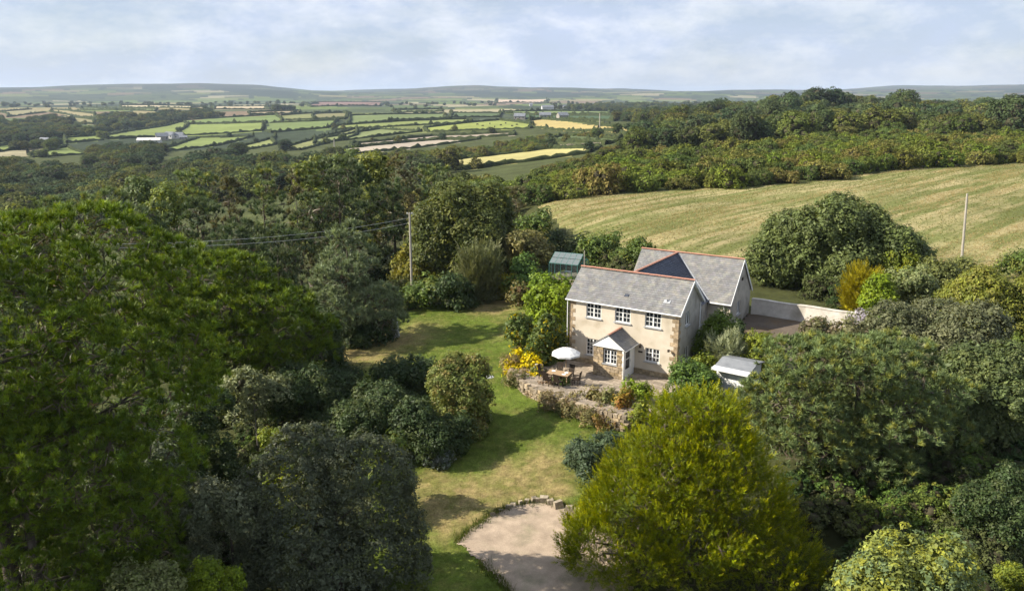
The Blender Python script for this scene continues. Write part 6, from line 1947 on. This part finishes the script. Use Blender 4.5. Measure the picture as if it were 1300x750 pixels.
FG = 'farm buildings among the bright valley fields'
farm(190, 182, 26, 11, 4, 6.5, R(10), M_FWALL, M_FWALL, 'long white roofed barn beside the round tree in the valley', FG)
farm(206, 178, 14, 10, 5, 9, R(30), M_FSTONE, M_FROOF, 'grey slate farmhouse right of the long white barn', FG)
farm(216, 176, 12, 9, 5, 8.5, R(-15), M_FWALL, M_FROOF, 'small pale farmhouse in the middle of the valley farm', FG)
farm(225, 176, 16, 10, 4.5, 8, R(5), M_FWALL, M_FROOF, 'white walled farm building at the right end of the valley farm', FG)
farm(58, 184, 12, 9, 5, 8, R(-20), M_FSTONE, M_FROOF, 'lone grey house at the far left of the valley', FG)
farm(233, 177, 9, 8, 3, 5, R(20), M_FSTONE, M_FROOF, 'low stone outhouse at the right tip of the valley farm', FG)
VG = 'houses of the distant village'
for i, (px, py, w_, rz, wm, lab) in enumerate(((695, 139, 26, 10, M_FWALL, 'leftmost white barn of the distant village'), (706, 138, 30, -15, M_FSTONE, 'long grey barn in the middle of the distant village'), (717, 138, 18, 30, M_FWALL, 'bright white house at the right of the distant village'),
                                               (674, 135, 9, 5, M_FWALL, 'tall pale house left of the distant village barns'), (692, 150, 18, 0, M_FSTONE, 'dark stone house above the golden field'), (714, 151, 14, 20, M_FSTONE, 'grey stone cottage right of the dark stone house'), (660, 152, 16, -10, M_FSTONE, 'grey ruin like farm at the end of the bright field'))):
    farm(px, py, w_, 11, 5, 9, R(rz), wm, M_FROOF, lab, VG)

# grazing cattle, a few pixels each
M_COW = noise_mat('cow_hide', (0.02, 0.017, 0.015), (0.06, 0.05, 0.045), scale=1, rough=.8, bump=0)
cb = MB()
cb.tube([(-.9, 0, 1.0), (-.7, 0, 1.1), (0, 0, 1.05), (.6, 0, 1.1), (.85, 0, 1.15)], [.28, .40, .45, .40, .25], 8)
cb.tube([(.8, 0, 1.2), (1.15, 0, .9), (1.35, 0, .45)], [.22, .18, .12], 7)
for x in (-.7, .6):
    for y in (-.2, .2): cb.tube([(x, y, .9), (x - .05, y, .45), (x, y, 0)], [.14, .08, .07], 6)
cm = cb.mesh('cow', smooth=True); cm.materials.append(M_COW)
for i, (px, py) in enumerate(((606, 159), (613, 161), (622, 158), (628, 162), (636, 160), (642, 157.5), (650, 161), (656, 159.5))):
    p = hit(px, py, 300); o = bpy.data.objects.new('cow', cm); COL.objects.link(o); o.location = tuple(p); o.rotation_euler = (0, 0, prs.uniform(0, 6)); o.scale = (1.3,) * 3
    tag(o, 'dark cow grazing in the bright green far field', 'cow', 'cows in the bright far field')

# ------------------------------------------------------------------ rough grass
def tufts(name, label, spots, hgt, wid, nb, cols, jit=.2, lean=.5, seed=1):
    g = np.random.default_rng(seed)
    n = len(spots); P = np.repeat(np.column_stack([spots, T(spots[:, 0], spots[:, 1])]), nb, 0); m = n * nb
    P[:, :2] += g.normal(0, wid * 2.5, (m, 2))
    an = g.random(m) * 2 * math.pi; d = np.stack([np.cos(an), np.sin(an), np.zeros(m)], -1)
    sd = np.stack([-d[:, 1], d[:, 0], np.zeros(m)], -1) * wid
    h_ = hgt * np.exp(g.normal(0, .35, m))[:, None]
    tipp = P + np.array([0, 0, 1.0]) * h_ + d * h_ * g.uniform(.1, lean * 1.6, m)[:, None]
    V = np.stack([P - sd, P + sd, tipp], 1).reshape(-1, 3)
    c = np.repeat(palette(g, cols, n, jit), nb, 0); c = np.repeat(c, 3, 0)
    o = link(name, mesh_np(name, V, [np.arange(m * 3).reshape(-1, 3)], col=c), M_GRASS)
    tag(o, label, 'grass', None, 'stuff')


g9 = np.random.default_rng(12)
lo, hi = np.array([2.0, 76.0]), np.array([130.0, 200.0])
s_ = g9.uniform(lo, hi, (150000, 2)); s_ = s_[pip(s_[:, 0], s_[:, 1], stub_w)]


def vnoise(x, y, seed):
    xi, yi = np.floor(x).astype(int), np.floor(y).astype(int); fx, fy = x - xi, y - yi
    fx, fy = fx * fx * (3 - 2 * fx), fy * fy * (3 - 2 * fy)
    def h(a, b): return ((np.sin(a * 127.1 + b * 311.7 + seed * 74.7) * 43758.5453) % 1.0)
    return (h(xi, yi) * (1 - fx) + h(xi + 1, yi) * fx) * (1 - fy) + (h(xi, yi + 1) * (1 - fx) + h(xi + 1, yi + 1) * fx) * fy


ra = R(42)
sx2 = s_[:, 0] * math.cos(ra) + s_[:, 1] * math.sin(ra); sy2 = -s_[:, 0] * math.sin(ra) + s_[:, 1] * math.cos(ra)
st_ = .6 * vnoise(sx2 / 30, sy2 / 2.4, 1) + .4 * vnoise(sx2 / 9, sy2 / 1.2, 2); bg_ = vnoise(s_[:, 0] / 30, s_[:, 1] / 22, 3)
dens_ = np.clip((st_ - .45) * 6, 0, 1) * np.clip(bg_ * 1.6, .15, 1)
straw = s_[g9.random(len(s_)) < dens_][:30000]
tufts('straw_stubble', 'pale straw lying in mown rows across the sloping field', straw, .12, .03, 3, ((0.42, 0.33, 0.17), (0.36, 0.29, 0.14), (0.28, 0.24, 0.10)), jit=.12, lean=1.6, seed=2)
green = s_[g9.random(len(s_)) < .3 * (1 - dens_)][:26000]
tufts('field_grass', 'green grass growing through the mown field', green, .14, .03, 3, ((0.115, 0.135, 0.03), (0.15, 0.16, 0.04), (0.18, 0.17, 0.05)), jit=.12, seed=3)
lw_ = np.array(lawn_w); s_ = g9.uniform(lw_.min(0), lw_.max(0), (130000, 2)); s_ = s_[pip(s_[:, 0], s_[:, 1], lw_) & ~pip(s_[:, 0], s_[:, 1], np.array(grav_w))][:42000]
gm = np.column_stack([s_, np.zeros(len(s_))]); lt = lawn_tint(gm)
dr_ = lt[:, 0] > .17
tufts('lawn_blades', 'short green blades of the lawn', s_[~dr_], .10, .012, 3, ((0.105, 0.155, 0.024), (0.125, 0.17, 0.026), (0.13, 0.15, 0.035)), seed=4)
tufts('dry_blades', 'short straw coloured blades in the dry lawn patches', s_[dr_], .10, .012, 3, ((0.30, 0.235, 0.10), (0.24, 0.20, 0.08), (0.15, 0.16, 0.04)), seed=5)

gw_ = np.array(grav_w); ed = []
for a_, b_ in zip(gw_[:-1], gw_[1:]):
    n_ = int(np.linalg.norm(b_ - a_) * 90); t_ = g9.random((n_, 1)); ed.append(a_ + (b_ - a_) * t_ + g9.normal(0, .16, (n_, 2)))
tufts('edge_grass', 'ragged grass creeping over the edge of the gravel', np.concatenate(ed), .24, .02, 3, ((0.10, 0.13, 0.025), (0.16, 0.15, 0.05), (0.08, 0.11, 0.02)), seed=8)

# ------------------------------------------------------------------ air
hb = MB(); hb.box(-15200, 15200, -15200, 15200, float(TV[:, 2].min()) - 1.5, max(150.0, float(TV[:, 2].max()) + 12))
hz_o = hb.build('haze', None)
m, N, L = new_mat('haze_air'); o_ = N('ShaderNodeOutputMaterial'); pv = N('ShaderNodeVolumePrincipled')
pv.inputs['Color'].default_value = (0.66, 0.80, 1.0, 1); pv.inputs['Density'].default_value = 6.2e-5; pv.inputs['Anisotropy'].default_value = 0.1
L(pv.outputs[0], o_.inputs['Volume']); hz_o.data.materials.clear(); hz_o.data.materials.append(m)
tag(hz_o, None, None, None, 'stuff')

print('leaf tris', NT[0])
